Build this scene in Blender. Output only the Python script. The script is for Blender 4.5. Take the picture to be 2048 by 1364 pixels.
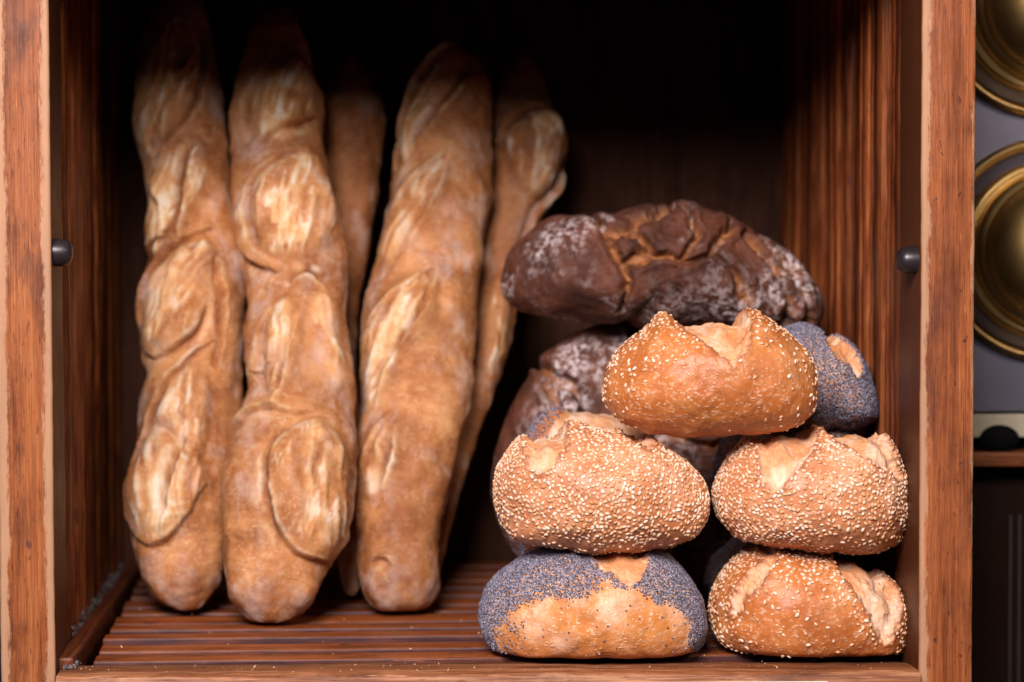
import bpy, math, random
import numpy as np
from mathutils import Matrix, Vector

for o in list(bpy.data.objects): bpy.data.objects.remove(o)
S = bpy.context.scene
COL = S.collection
rng = np.random.default_rng(7)
random.seed(7)

# ------------------------------------------------------------------ camera
cam = bpy.data.cameras.new('camera'); co = bpy.data.objects.new('camera', cam); COL.objects.link(co)
cam.lens = 85; cam.sensor_width = 36; cam.shift_x = 0.1616
cam.clip_start = 0.05; cam.clip_end = 50
co.matrix_world = Matrix.Translation((0, -1.133, 0.206)) @ Matrix.Rotation(math.radians(90-2.57), 4, 'X') @ Matrix.Rotation(math.radians(-0.3), 4, 'Z')
cam.dof.use_dof = True; cam.dof.focus_distance = 1.150; cam.dof.aperture_fstop = 6.3; cam.dof.aperture_blades = 9
S.camera = co

# ------------------------------------------------------------------ room light: dim world, ceiling spot in front, cool window
w = bpy.data.worlds.new('World'); S.world = w; w.use_nodes = True
bg = w.node_tree.nodes['Background']; bg.inputs[0].default_value = (0.55, 0.5, 0.75, 1); bg.inputs[1].default_value = 0.03
def area(name, loc, target, size, power, col):
    l = bpy.data.lights.new(name, 'AREA'); l.energy = power; l.color = col; l.shape = 'DISK'; l.size = size
    o = bpy.data.objects.new(name, l); COL.objects.link(o)
    o.location = loc; o.rotation_euler = (Vector(target)-Vector(loc)).to_track_quat('-Z', 'Y').to_euler()
    return o
area('shop_lamp', (-0.20, -1.08, 0.80), (0.06, 0.1, 0.12), 0.50, 33, (1.0, 0.89, 0.89))
area('window_light', (-2.1, -1.9, 1.25), (0.0, 0.1, 0.15), 1.0, 8, (0.48, 0.55, 1.0))
area('right_fill', (1.2, -1.5, 1.05), (0.0, 0.1, 0.10), 0.4, 8, (1.0, 0.82, 0.70))  # added fill from the right, brightens the left wall
S.view_settings.view_transform = 'Standard'; S.view_settings.look = 'None'
S.view_settings.exposure = 0.0; S.view_settings.gamma = 1.0
S.render.engine = 'CYCLES'
S.cycles.max_bounces = 5; S.cycles.diffuse_bounces = 3; S.cycles.glossy_bounces = 3
S.cycles.use_denoising = True

# ---- measured shapes, millimetres round each loaf's own centre; places and spines in metres
SHAPES = {
 'sesame_top': {'loc': (0.1768, 0.045, 0.1327), 'outline': [(-51.7, -9.0),(-51.5, -1.2),(-49.3, 6.9),(-43.9, 15.4),(-34.9, 23.1),(-25.9, 28.7),(-17.8, 29.9),(-4.4, 28.6),(9.0, 29.0),(19.9, 30.9),(28.5, 29.6),(38.2, 22.8),(45.6, 13.7),(50.5, 2.7),(52.3, -8.3),(49.8, -15.7),(42.0, -21.3),(29.8, -24.6),(12.7, -26.3),(-4.4, -26.9),(-21.5, -25.8),(-34.9, -23.3),(-45.4, -18.4)], 'openings': [[(-23.5, 49.4),(-19.1, 29.9),(-13.7, 24.5),(-5.6, 18.1),(1.7, 12.2),(5.4, 9.7),(8.3, 12.2),(12.7, 18.7),(16.8, 26.0),(19.2, 49.2)]], 'horns': [(-23.4, 29.4, 4.5, 4.5),(19.5, 31.2, 4.2, 7)]},
 'sesame_left': {'loc': (0.1237, 0.046, 0.0782), 'outline': [(-52.4, 0.3),(-52.1, 6.4),(-48.9, 15.0),(-43.5, 22.8),(-34.2, 27.2),(-24.4, 28.8),(-15.9, 30.3),(-7.3, 30.2),(4.9, 29.2),(19.6, 26.7),(31.8, 21.4),(41.6, 14.5),(48.5, 5.9),(51.7, -4.0),(50.9, -12.6),(46.5, -20.7),(38.0, -24.8),(24.5, -26.4),(4.9, -25.8),(-17.2, -25.7),(-34.3, -25.2),(-45.3, -20.7),(-50.2, -10.8)], 'openings': [[(-36.1, 50.5),(-36.7, 26.0),(-38.1, 18.1),(-36.2, 13.7),(-31.8, 11.7),(-27.4, 14.1),(-21.5, 21.5),(-16.6, 27.8),(-14.6, 50.3)], [(7.4, 50.2),(9.3, 28.7),(15.2, 24.7),(21.5, 22.5),(25.0, 24.2),(22.0, 28.1),(19.6, 50.2)]], 'horns': [(-12.7, 28.8, 4.5, 9),(-37.6, 25.0, 2.0, 5)]},
 'sesame_right': {'loc': (0.2272, 0.047, 0.0775), 'outline': [(-46.1, 0.2),(-44.1, 8.8),(-39.2, 17.4),(-32.4, 24.7),(-25.1, 28.4),(-15.3, 29.3),(-0.6, 29.7),(14.1, 30.1),(26.3, 30.1),(33.7, 29.5),(38.6, 23.1),(42.3, 13.3),(46.5, 2.2),(47.6, -6.4),(45.6, -15.0),(41.3, -23.6),(32.7, -28.0),(22.9, -29.9),(9.4, -27.9),(-7.8, -25.8),(-24.9, -24.2),(-37.2, -20.7),(-44.6, -10.8)], 'openings': [[(-30.0, 50.5),(-29.7, 27.9),(-29.2, 18.6),(-28.4, 8.8),(-25.0, 3.1),(-20.6, 6.7),(-14.7, 13.6),(-7.9, 19.7),(-1.1, 25.8),(2.8, 29.7),(2.8, 50.3)], [(3.3, 50.3),(3.3, 29.7),(9.2, 25.7),(19.0, 19.6),(28.8, 13.4),(36.7, 8.4),(39.6, 8.9),(37.6, 17.0),(35.2, 25.6),(33.1, 50.1)]], 'horns': [(3.1, 28.7, 2.5, 6),(33.2, 28.6, 2.0, 5)]},
 'poppy_front': {'loc': (0.1216, 0.05, 0.0202), 'outline': [(-55.9, -6.4),(-55.1, 4.7),(-50.4, 13.4),(-43.0, 20.8),(-33.2, 27.9),(-22.1, 31.3),(-9.8, 31.7),(2.5, 31.1),(22.1, 31.0),(32.0, 28.5),(41.8, 21.6),(49.2, 11.6),(54.1, 0.5),(55.1, -9.5),(52.2, -19.4),(44.3, -26.0),(29.5, -27.7),(2.4, -28.0),(-24.7, -27.9),(-44.4, -27.0),(-50.8, -21.3)], 'openings': [[(-7.3, 49.0),(-6.4, 29.7),(-1.2, 24.7),(6.2, 19.8),(12.3, 16.8),(17.2, 19.2),(20.9, 24.1),(23.6, 29.6),(25.1, 48.8)]], 'horns': [(-14.7, 31.2, 2.5, 9),(28.3, 29.5, 2.0, 9)]},
 'sesame_bottom': {'loc': (0.228, 0.05, 0.0192), 'outline': [(-48.2, -3.5),(-47.3, 6.4),(-42.9, 16.3),(-35.5, 24.9),(-25.2, 29.8),(-10.4, 31.0),(4.3, 29.2),(16.6, 25.9),(30.2, 20.6),(40.1, 13.4),(45.8, 3.5),(47.5, -6.4),(45.4, -17.6),(41.5, -25.0),(29.2, -27.9),(9.5, -28.8),(-15.2, -28.2),(-30.0, -25.9),(-41.1, -18.4),(-46.7, -10.9)], 'openings': [[(6.7, 42.0),(7.3, 24.7),(10.5, 17.3),(16.7, 9.8),(20.4, 2.4),(24.6, -6.3),(28.6, -11.5),(32.0, -10.6),(36.4, -3.9),(38.9, 4.7),(38.3, 11.7),(32.6, 19.6),(27.6, 41.9)], [(-15.4, 39.6),(-27.1, 26.9),(-35.5, 18.7),(-40.4, 11.4),(-42.8, 2.2),(-40.9, 1.5),(-36.4, 9.6),(-30.1, 17.5),(-22.7, 25.4),(-11.7, 39.6)]]},
 'poppy_leaning': {'loc': (0.2383, 0.115, 0.1285), 'outline': [(-32.3, 0.2),(-29.8, 14.4),(-18.2, 22.9),(-4.0, 26.4),(6.4, 23.8),(19.3, 20.1),(26.6, 11.5),(32.3, -0.2),(36.0, -13.1),(35.0, -21.4),(27.3, -24.3),(11.7, -24.2),(-9.0, -23.3),(-24.5, -20.6),(-31.0, -12.8)], 'openings': [[(4.3, 41.4),(4.8, 18.1),(10.3, 11.9),(15.5, 6.4),(18.9, 3.0),(21.4, 5.6),(21.7, 11.3),(19.3, 16.7),(15.4, 21.1),(14.6, 41.3)]], 'horns': [(-2.7, 25.4, 3, 8)]},
 'poppy_under': {'loc': (0.2286, 0.125, 0.0809), 'outline': [(-37.8, -2.4),(-34.0, 13.3),(-20.9, 21.1),(-2.7, 24.6),(18.2, 26.1),(31.2, 23.4),(39.6, 12.9),(41.8, -2.8),(37.9, -18.5),(23.6, -26.3),(0.1, -27.5),(-23.4, -26.1),(-35.2, -16.9)]},
 'poppy_low': {'loc': (0.2287, 0.132, 0.0274), 'outline': [(-41.3, -6.4),(-38.1, 4.2),(-29.0, 12.0),(-17.1, 19.9),(-1.4, 24.3),(19.6, 24.7),(32.8, 19.6),(40.7, 7.7),(42.9, -8.2),(38.2, -24.0),(19.8, -30.0),(-1.2, -30.7),(-24.9, -29.0),(-38.1, -19.6)]},
 'poppy_edge': {'loc': (0.1307, 0.125, 0.0552), 'outline': [(-37.9, 0.2),(-39.2, 21.2),(-37.3, 39.5),(-31.3, 51.2),(-23.4, 57.7),(-14.3, 58.2),(-1.3, 56.6),(14.4, 54.4),(27.4, 47.0),(34.0, 28.7),(35.3, -0.2),(33.2, -31.7),(24.8, -50.1),(-0.0, -56.5),(-24.9, -51.1),(-35.3, -31.3)], 'openings': [[(-33.9, 36.9),(-27.4, 47.8),(-19.0, 56.7),(-11.7, 73.4),(32.6, 73.1),(32.6, 36.5),(19.6, 20.9),(-11.7, 21.0)]]},
 'rye_top': {'loc': (0.175, 0.205, 0.1857), 'outline': [(-89.4, -6.4),(-86.6, 7.9),(-77.4, 18.4),(-65.0, 27.7),(-53.9, 30.4),(-42.9, 29.2),(-37.3, 24.2),(-27.7, 29.2),(-17.4, 33.0),(-4.2, 33.4),(10.2, 35.6),(26.2, 31.6),(48.4, 19.1),(70.0, 5.2),(83.8, -9.6),(88.6, -21.2),(87.2, -30.9),(73.4, -35.5),(48.5, -33.5),(20.8, -29.7),(-20.7, -28.4),(-59.5, -26.5),(-78.9, -22.6),(-87.7, -16.1)], 'cracks': [[(-40.1, 32.0),(-35.9, 18.2),(-28.5, 4.3),(-25.7, -6.8),(-27.4, -22.0)], [(-35.9, 18.2),(-20.7, 22.2),(-4.2, 29.0),(5.5, 35.9)], [(-28.5, 4.3),(-9.7, 9.7),(4.1, 4.1),(20.7, 9.6),(31.8, 21.9)], [(20.7, 9.6),(34.6, -1.6),(40.1, -15.4)], [(4.1, 4.1),(13.0, 17.9),(9.7, 31.7)], [(40.1, 17.8),(56.7, 1.1),(64.5, -15.6),(65.1, -32.2)], [(51.1, 17.7),(69.2, -1.7),(76.1, -18.4),(76.7, -32.2)], [(-20.7, 22.2),(-9.7, 9.7)]]},
 'rye_standing': {'loc': (0.1613, 0.222, 0.0774), 'outline': [(-79.9, -22.2),(-78.1, 4.6),(-66.8, 35.6),(-47.7, 60.8),(-21.9, 74.7),(3.4, 77.3),(31.4, 72.4),(56.1, 55.4),(73.0, 30.6),(79.8, 3.8),(77.1, -25.8),(65.3, -54.0),(42.8, -73.7),(0.6, -78.0),(-41.7, -73.3),(-67.0, -53.3)], 'cracks': [[(-58.4, 62.2),(-51.4, 49.5),(-45.8, 34.0),(-44.4, 17.1),(-47.2, -11.0)], [(-51.4, 49.5),(-35.9, 42.4),(-30.3, 25.5),(-31.8, 5.8)], [(0.6, 78.8),(-1.7, 64.7),(6.2, 45.0)], [(9.0, 16.9),(37.1, 11.1),(65.2, 5.3)]]},
 'baguette_wall': {'spine': [(-0.0835, 0.165, 0.0011, 0.0112),(-0.0855, 0.168, 0.0083, 0.0158),(-0.0877, 0.171, 0.0154, 0.0196),(-0.0895, 0.174, 0.0227, 0.0221),(-0.0911, 0.177, 0.0299, 0.0237),(-0.0922, 0.18, 0.0372, 0.0251),(-0.0929, 0.183, 0.0445, 0.0263),(-0.0936, 0.186, 0.0518, 0.0275),(-0.0938, 0.189, 0.0591, 0.0285),(-0.0925, 0.192, 0.0665, 0.0291),(-0.0913, 0.195, 0.0739, 0.0296),(-0.0903, 0.198, 0.0814, 0.0297),(-0.0893, 0.201, 0.0888, 0.0297),(-0.0883, 0.204, 0.0963, 0.0298),(-0.0873, 0.207, 0.1039, 0.0295),(-0.0865, 0.21, 0.1114, 0.0288),(-0.0856, 0.213, 0.119, 0.0281),(-0.0853, 0.216, 0.1267, 0.0279),(-0.0862, 0.219, 0.1343, 0.0288),(-0.087, 0.222, 0.142, 0.0295),(-0.0874, 0.225, 0.1498, 0.0297),(-0.0878, 0.228, 0.1575, 0.0298),(-0.0874, 0.231, 0.1653, 0.0291),(-0.087, 0.234, 0.1731, 0.0285),(-0.0865, 0.237, 0.181, 0.0277),(-0.0862, 0.24, 0.1888, 0.0263),(-0.0859, 0.243, 0.1967, 0.025),(-0.0872, 0.246, 0.2047, 0.0249),(-0.0884, 0.249, 0.2127, 0.0248),(-0.0896, 0.252, 0.2207, 0.0247),(-0.0908, 0.255, 0.2287, 0.0246),(-0.0918, 0.258, 0.2368, 0.0246),(-0.0928, 0.261, 0.2449, 0.0245),(-0.0938, 0.264, 0.253, 0.0245),(-0.0946, 0.267, 0.2611, 0.0247),(-0.0954, 0.27, 0.2693, 0.025),(-0.0961, 0.273, 0.2775, 0.0252),(-0.0966, 0.276, 0.2858, 0.0252),(-0.0967, 0.279, 0.2941, 0.0245),(-0.0968, 0.282, 0.3024, 0.0238),(-0.0968, 0.285, 0.3107, 0.0231),(-0.0966, 0.288, 0.3191, 0.0216),(-0.0963, 0.291, 0.3274, 0.0198),(-0.0959, 0.294, 0.3359, 0.0174),(-0.0952, 0.297, 0.3443, 0.0129),(-0.0948, 0.3, 0.3528, 0.0096)], 'lobes': [([(-25.4, 309.1),(-17.0, 333.7),(-4.8, 353.8),(11.4, 352.2),(16.9, 323.9),(10.9, 297.5),(-2.5, 279.6),(-13.3, 265.0),(-21.3, 265.0),(-24.5, 283.4)], 3.5, 3, (1, 0)),([(-24.9, 235.8),(-15.0, 264.6),(7.2, 274.0),(17.3, 260.0),(8.4, 233.0),(-9.8, 210.0),(-19.9, 197.3),(-27.8, 212.7)], 4, 3, (1, -0.5)),([(-30.0, 165.5),(-27.6, 189.5),(-16.4, 201.5),(-0.6, 212.1),(11.1, 214.6),(12.9, 193.1),(10.2, 173.0),(4.9, 155.1),(-9.9, 145.6),(-23.8, 146.2),(-29.9, 156.6)], 4.5, 3, (1, -0.3)),([(-20.7, 98.7),(-12.2, 127.4),(-0.4, 141.8),(8.2, 133.8),(11.8, 108.3),(11.2, 86.2),(4.8, 79.0),(-8.3, 93.5)], 4, 2.5, (1, 0)),([(-26.7, 70.3),(-21.7, 90.6),(-10.9, 101.6),(2.0, 89.1),(15.3, 79.0),(18.4, 63.9),(9.4, 45.5),(-3.0, 36.1),(-16.3, 37.5),(-24.2, 54.6)], 5, 3.5, (-1, -0.6))], 'folds': [[(15.9, 349.7),(16.7, 305.3),(5.0, 283.4),(-13.9, 264.6)], [(-12.5, 264.6),(-16.0, 242.9),(-12.3, 227.5),(-17.1, 212.1)], [(6.9, 270.9),(-1.7, 242.9),(-8.0, 212.1)], [(-28.6, 164.0),(-27.9, 182.0),(-19.2, 200.0),(-2.8, 212.1),(16.5, 218.2)], [(-27.5, 152.2),(-24.0, 143.9),(-9.9, 144.7),(4.9, 155.1),(9.6, 170.0)], [(-26.3, 76.1),(-20.2, 99.3),(-15.0, 122.7),(-2.0, 140.3),(12.9, 149.2)], [(-25.3, 70.3),(-25.6, 53.1),(-18.4, 37.5),(-4.9, 36.1),(9.7, 50.3),(17.3, 70.3)], [(13.3, 203.0),(19.4, 170.0),(14.2, 134.4)], [(1.4, 93.5),(-0.9, 64.5),(-8.8, 39.0)], [(-10.3, 194.0),(-14.4, 170.0),(-17.9, 149.2)]]},
 'baguette_tall': {'spine': [(-0.0407, 0.122, 0.0014, 0.0131),(-0.0408, 0.1257, 0.0081, 0.0168),(-0.0406, 0.1295, 0.0148, 0.022),(-0.0394, 0.1332, 0.0215, 0.0245),(-0.0382, 0.1369, 0.0283, 0.027),(-0.0367, 0.1407, 0.0351, 0.0292),(-0.0352, 0.1444, 0.0419, 0.0313),(-0.0337, 0.1481, 0.0488, 0.0333),(-0.033, 0.1519, 0.0558, 0.0342),(-0.0326, 0.1556, 0.0627, 0.0348),(-0.0323, 0.1593, 0.0698, 0.0354),(-0.0318, 0.1631, 0.0768, 0.0358),(-0.0306, 0.1668, 0.0839, 0.0349),(-0.0294, 0.1705, 0.091, 0.0339),(-0.0282, 0.1743, 0.0982, 0.033),(-0.027, 0.178, 0.1054, 0.0317),(-0.0258, 0.1817, 0.1126, 0.0301),(-0.0246, 0.1855, 0.1199, 0.0284),(-0.0239, 0.1892, 0.1273, 0.0273),(-0.0251, 0.1929, 0.1346, 0.0279),(-0.0263, 0.1967, 0.142, 0.0285),(-0.0271, 0.2004, 0.1495, 0.0287),(-0.0272, 0.2041, 0.157, 0.0279),(-0.0273, 0.2079, 0.1645, 0.0271),(-0.0279, 0.2116, 0.1721, 0.027),(-0.029, 0.2153, 0.1797, 0.0277),(-0.0302, 0.2191, 0.1873, 0.0284),(-0.0312, 0.2228, 0.195, 0.0289),(-0.0322, 0.2265, 0.2027, 0.0294),(-0.0332, 0.2303, 0.2105, 0.0298),(-0.0338, 0.234, 0.2183, 0.0291),(-0.0345, 0.2377, 0.2261, 0.0284),(-0.0352, 0.2415, 0.234, 0.0277),(-0.0361, 0.2452, 0.2419, 0.0273),(-0.0374, 0.2489, 0.2499, 0.0272),(-0.0386, 0.2527, 0.2579, 0.0272),(-0.0399, 0.2564, 0.2659, 0.0271),(-0.0402, 0.2601, 0.274, 0.0263),(-0.0401, 0.2639, 0.2821, 0.0252),(-0.04, 0.2676, 0.2902, 0.0241),(-0.0399, 0.2713, 0.2984, 0.0228),(-0.0396, 0.2751, 0.3066, 0.0208),(-0.0393, 0.2788, 0.3149, 0.0187),(-0.039, 0.2825, 0.3231, 0.0166),(-0.0379, 0.2863, 0.3315, 0.0104),(-0.0372, 0.29, 0.3398, 0.0066)], 'lobes': [([(-14.8, 288.1),(-10.3, 309.1),(-1.1, 328.5),(13.6, 342.6),(23.8, 326.9),(24.5, 304.3),(13.3, 284.9),(-4.6, 279.0)], 3.5, 3, (-1, 0.6)),([(-23.7, 237.2),(-19.1, 254.5),(-6.0, 268.1),(18.0, 277.8),(25.8, 257.7),(28.4, 234.0),(22.2, 215.3),(9.2, 205.3),(-7.6, 205.3),(-18.9, 215.3)], 4.5, 3.5, (-1, 0.6)),([(-23.7, 160.1),(-13.7, 178.3),(-1.2, 185.9),(1.9, 166.1),(-2.1, 144.9),(-8.1, 115.0),(-13.7, 112.0),(-23.4, 135.9)], 4, 3, (-1, 0.2)),([(-8.9, 199.1),(-0.2, 197.9),(2.4, 191.7),(-4.5, 186.8),(-9.3, 191.7)], -3.5, 1.5, (0, 1)),([(3.7, 178.3),(15.6, 190.5),(26.3, 172.2),(24.5, 138.9),(19.0, 129.9),(7.1, 147.9)], 3, 2.5, (-1, 0.5)),([(-7.2, 62.8),(-6.1, 91.4),(5.8, 109.1),(16.3, 111.4),(30.0, 92.8),(33.6, 62.8),(28.8, 37.1),(13.7, 32.8),(-1.5, 44.6)], 5.5, 4, (-1, 0.4))], 'folds': [[(-6.5, 202.8),(-12.9, 207.5),(-22.4, 221.5),(-24.9, 240.3),(-19.6, 256.1),(-7.4, 268.8),(10.3, 273.6),(26.4, 276.8)], [(-19.5, 284.9),(-16.0, 307.5),(-10.5, 322.0),(-2.2, 336.7),(13.5, 344.9)], [(-17.7, 276.8),(-5.1, 285.5),(12.8, 291.3),(27.1, 302.6)], [(13.5, 112.0),(-3.7, 100.2),(-8.9, 82.6),(-9.5, 59.6),(-3.0, 45.2),(12.6, 33.1),(27.6, 38.0)], [(-17.8, 121.0),(-27.9, 141.9),(-23.8, 163.1),(-13.7, 178.3)], [(27.6, 169.2),(13.5, 196.0),(-4.8, 194.1)], [(-29.9, 230.9),(-26.3, 212.2),(-8.5, 198.2)], [(1.5, 178.3),(-5.8, 154.0),(-12.8, 115.0)], [(-36.6, 103.2),(-25.4, 118.0),(-8.2, 112.0),(13.0, 115.0)], [(15.2, 100.2),(12.4, 76.8),(13.5, 42.3)]]},
 'baguette_centre': {'spine': [(0.0294, 0.16, 0.0008, 0.0161),(0.0291, 0.1632, 0.007, 0.0177),(0.0286, 0.1664, 0.0134, 0.0207),(0.0285, 0.1697, 0.0197, 0.0212),(0.0284, 0.1729, 0.0261, 0.0217),(0.0283, 0.1761, 0.0325, 0.0223),(0.0286, 0.1793, 0.0389, 0.023),(0.0291, 0.1826, 0.0454, 0.0237),(0.0295, 0.1858, 0.0518, 0.0244),(0.03, 0.189, 0.0584, 0.0252),(0.0307, 0.1922, 0.0649, 0.0259),(0.0315, 0.1954, 0.0715, 0.0267),(0.0323, 0.1987, 0.0781, 0.0274),(0.0331, 0.2019, 0.0847, 0.0282),(0.0341, 0.2051, 0.0914, 0.029),(0.0352, 0.2083, 0.0981, 0.0297),(0.0362, 0.2116, 0.1048, 0.0305),(0.0373, 0.2148, 0.1116, 0.0313),(0.038, 0.218, 0.1184, 0.0316),(0.0388, 0.2212, 0.1252, 0.0318),(0.0395, 0.2244, 0.132, 0.0319),(0.0402, 0.2277, 0.1389, 0.0321),(0.041, 0.2309, 0.1458, 0.0319),(0.0418, 0.2341, 0.1528, 0.0316),(0.0426, 0.2373, 0.1597, 0.0314),(0.0434, 0.2406, 0.1667, 0.0311),(0.0445, 0.2438, 0.1738, 0.0308),(0.0456, 0.247, 0.1808, 0.0304),(0.0467, 0.2502, 0.1879, 0.0301),(0.0479, 0.2534, 0.195, 0.0297),(0.0492, 0.2567, 0.2022, 0.0295),(0.0505, 0.2599, 0.2094, 0.0293),(0.0518, 0.2631, 0.2166, 0.0291),(0.0532, 0.2663, 0.2238, 0.0289),(0.0541, 0.2696, 0.2311, 0.029),(0.055, 0.2728, 0.2384, 0.029),(0.0559, 0.276, 0.2457, 0.0291),(0.0567, 0.2792, 0.2531, 0.0291),(0.0578, 0.2824, 0.2605, 0.0287),(0.0589, 0.2857, 0.2679, 0.0282),(0.0599, 0.2889, 0.2753, 0.0277),(0.0622, 0.2921, 0.2828, 0.0254),(0.0649, 0.2953, 0.2903, 0.0224),(0.0676, 0.2986, 0.2978, 0.0194),(0.0715, 0.3018, 0.3054, 0.0121),(0.074, 0.305, 0.313, 0.0074)], 'lobes': [([(-28.9, 284.9),(-22.9, 317.6),(-11.3, 340.8),(-0.2, 342.6),(5.1, 309.5),(-6.3, 283.2),(-19.0, 260.7),(-27.1, 267.1)], 3.5, 2.5, (1, -0.4)),([(-24.9, 249.5),(-11.0, 262.3),(3.0, 271.3),(4.1, 247.2),(-0.2, 229.3),(-10.7, 208.4),(-21.8, 190.8),(-28.1, 208.4)], 4, 3, (1, -0.4)),([(-28.8, 158.4),(-19.6, 181.5),(6.8, 196.7),(8.1, 166.0),(-4.8, 141.3),(-20.6, 112.3),(-27.7, 115.9),(-29.9, 143.1)], 4, 3, (1, -0.6)),([(-22.9, 74.5),(-20.8, 99.7),(-8.5, 107.5),(-4.5, 83.9),(-8.5, 65.1),(-17.7, 56.6)], 3.5, 2.5, (1, 0)),([(-15.9, 22.1),(-13.0, 28.4),(-6.8, 25.0),(-4.1, 17.0),(-7.2, 13.0)], 1.5, 2.5, (1, 0.5))], 'folds': [[(-27.5, 262.3),(-28.4, 284.9),(-18.5, 314.5),(-4.7, 342.6)], [(6.9, 328.3),(1.5, 304.4),(-18.3, 271.9)], [(-22.9, 236.6),(-16.5, 252.7),(2.3, 268.7)], [(2.3, 268.7),(-0.8, 243.0),(-12.5, 204.9),(-24.3, 186.1)], [(-30.7, 149.2),(-25.1, 164.5),(-12.4, 179.9),(5.8, 195.5)], [(5.8, 195.5),(4.0, 170.6),(-11.7, 140.1),(-22.5, 109.9)], [(-21.5, 77.1),(-17.7, 94.9),(-8.2, 106.9)], [(-8.2, 106.9),(-5.8, 86.0),(-11.9, 62.5)], [(-15.8, 25.0),(-9.5, 27.8),(-4.3, 19.3)]]},
 'baguette_behind': {'spine': [(0.0018, 0.205, 0.0027, 0.0056),(0.0018, 0.2077, 0.0092, 0.0056),(0.0017, 0.2103, 0.0156, 0.0063),(0.0015, 0.213, 0.0221, 0.0071),(0.0013, 0.2157, 0.0286, 0.0079),(0.0008, 0.2183, 0.0351, 0.008),(0.0003, 0.221, 0.0417, 0.0082),(-0.0002, 0.2237, 0.0482, 0.0083),(-0.0007, 0.2263, 0.0548, 0.0085),(-0.0009, 0.229, 0.0614, 0.0087),(-0.0011, 0.2317, 0.0681, 0.0089),(-0.0013, 0.2343, 0.0747, 0.0091),(-0.0014, 0.237, 0.0814, 0.0093),(-0.0016, 0.2397, 0.0881, 0.0096),(-0.0018, 0.2423, 0.0949, 0.0098),(-0.002, 0.245, 0.1016, 0.01),(-0.0021, 0.2477, 0.1084, 0.0102),(-0.0024, 0.2503, 0.1152, 0.0104),(-0.0027, 0.253, 0.1221, 0.0106),(-0.003, 0.2557, 0.1289, 0.0107),(-0.0033, 0.2583, 0.1358, 0.0109),(-0.0036, 0.261, 0.1427, 0.0111),(-0.0039, 0.2637, 0.1496, 0.0112),(-0.0038, 0.2663, 0.1566, 0.0115),(-0.0034, 0.269, 0.1636, 0.0119),(-0.003, 0.2717, 0.1706, 0.0122),(-0.0026, 0.2743, 0.1776, 0.0126),(-0.0021, 0.277, 0.1846, 0.0131),(-0.0015, 0.2797, 0.1917, 0.0137),(-0.0008, 0.2823, 0.1988, 0.0144),(-0.0002, 0.285, 0.2059, 0.015),(0.0004, 0.2877, 0.213, 0.0157),(0.001, 0.2903, 0.2202, 0.0164),(0.0016, 0.293, 0.2274, 0.0171),(0.0022, 0.2957, 0.2346, 0.0178),(0.0027, 0.2983, 0.2418, 0.0184),(0.003, 0.301, 0.2491, 0.0185),(0.0033, 0.3037, 0.2563, 0.0187),(0.0037, 0.3063, 0.2636, 0.0189),(0.0039, 0.309, 0.271, 0.0188),(0.0035, 0.3117, 0.2783, 0.0173),(0.0032, 0.3143, 0.2857, 0.0159),(0.0028, 0.317, 0.2931, 0.0144),(0.0025, 0.3197, 0.3005, 0.0128),(0.0028, 0.3223, 0.308, 0.0085),(0.003, 0.325, 0.3154, 0.006)], 'lobes': [], 'folds': []},
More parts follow.
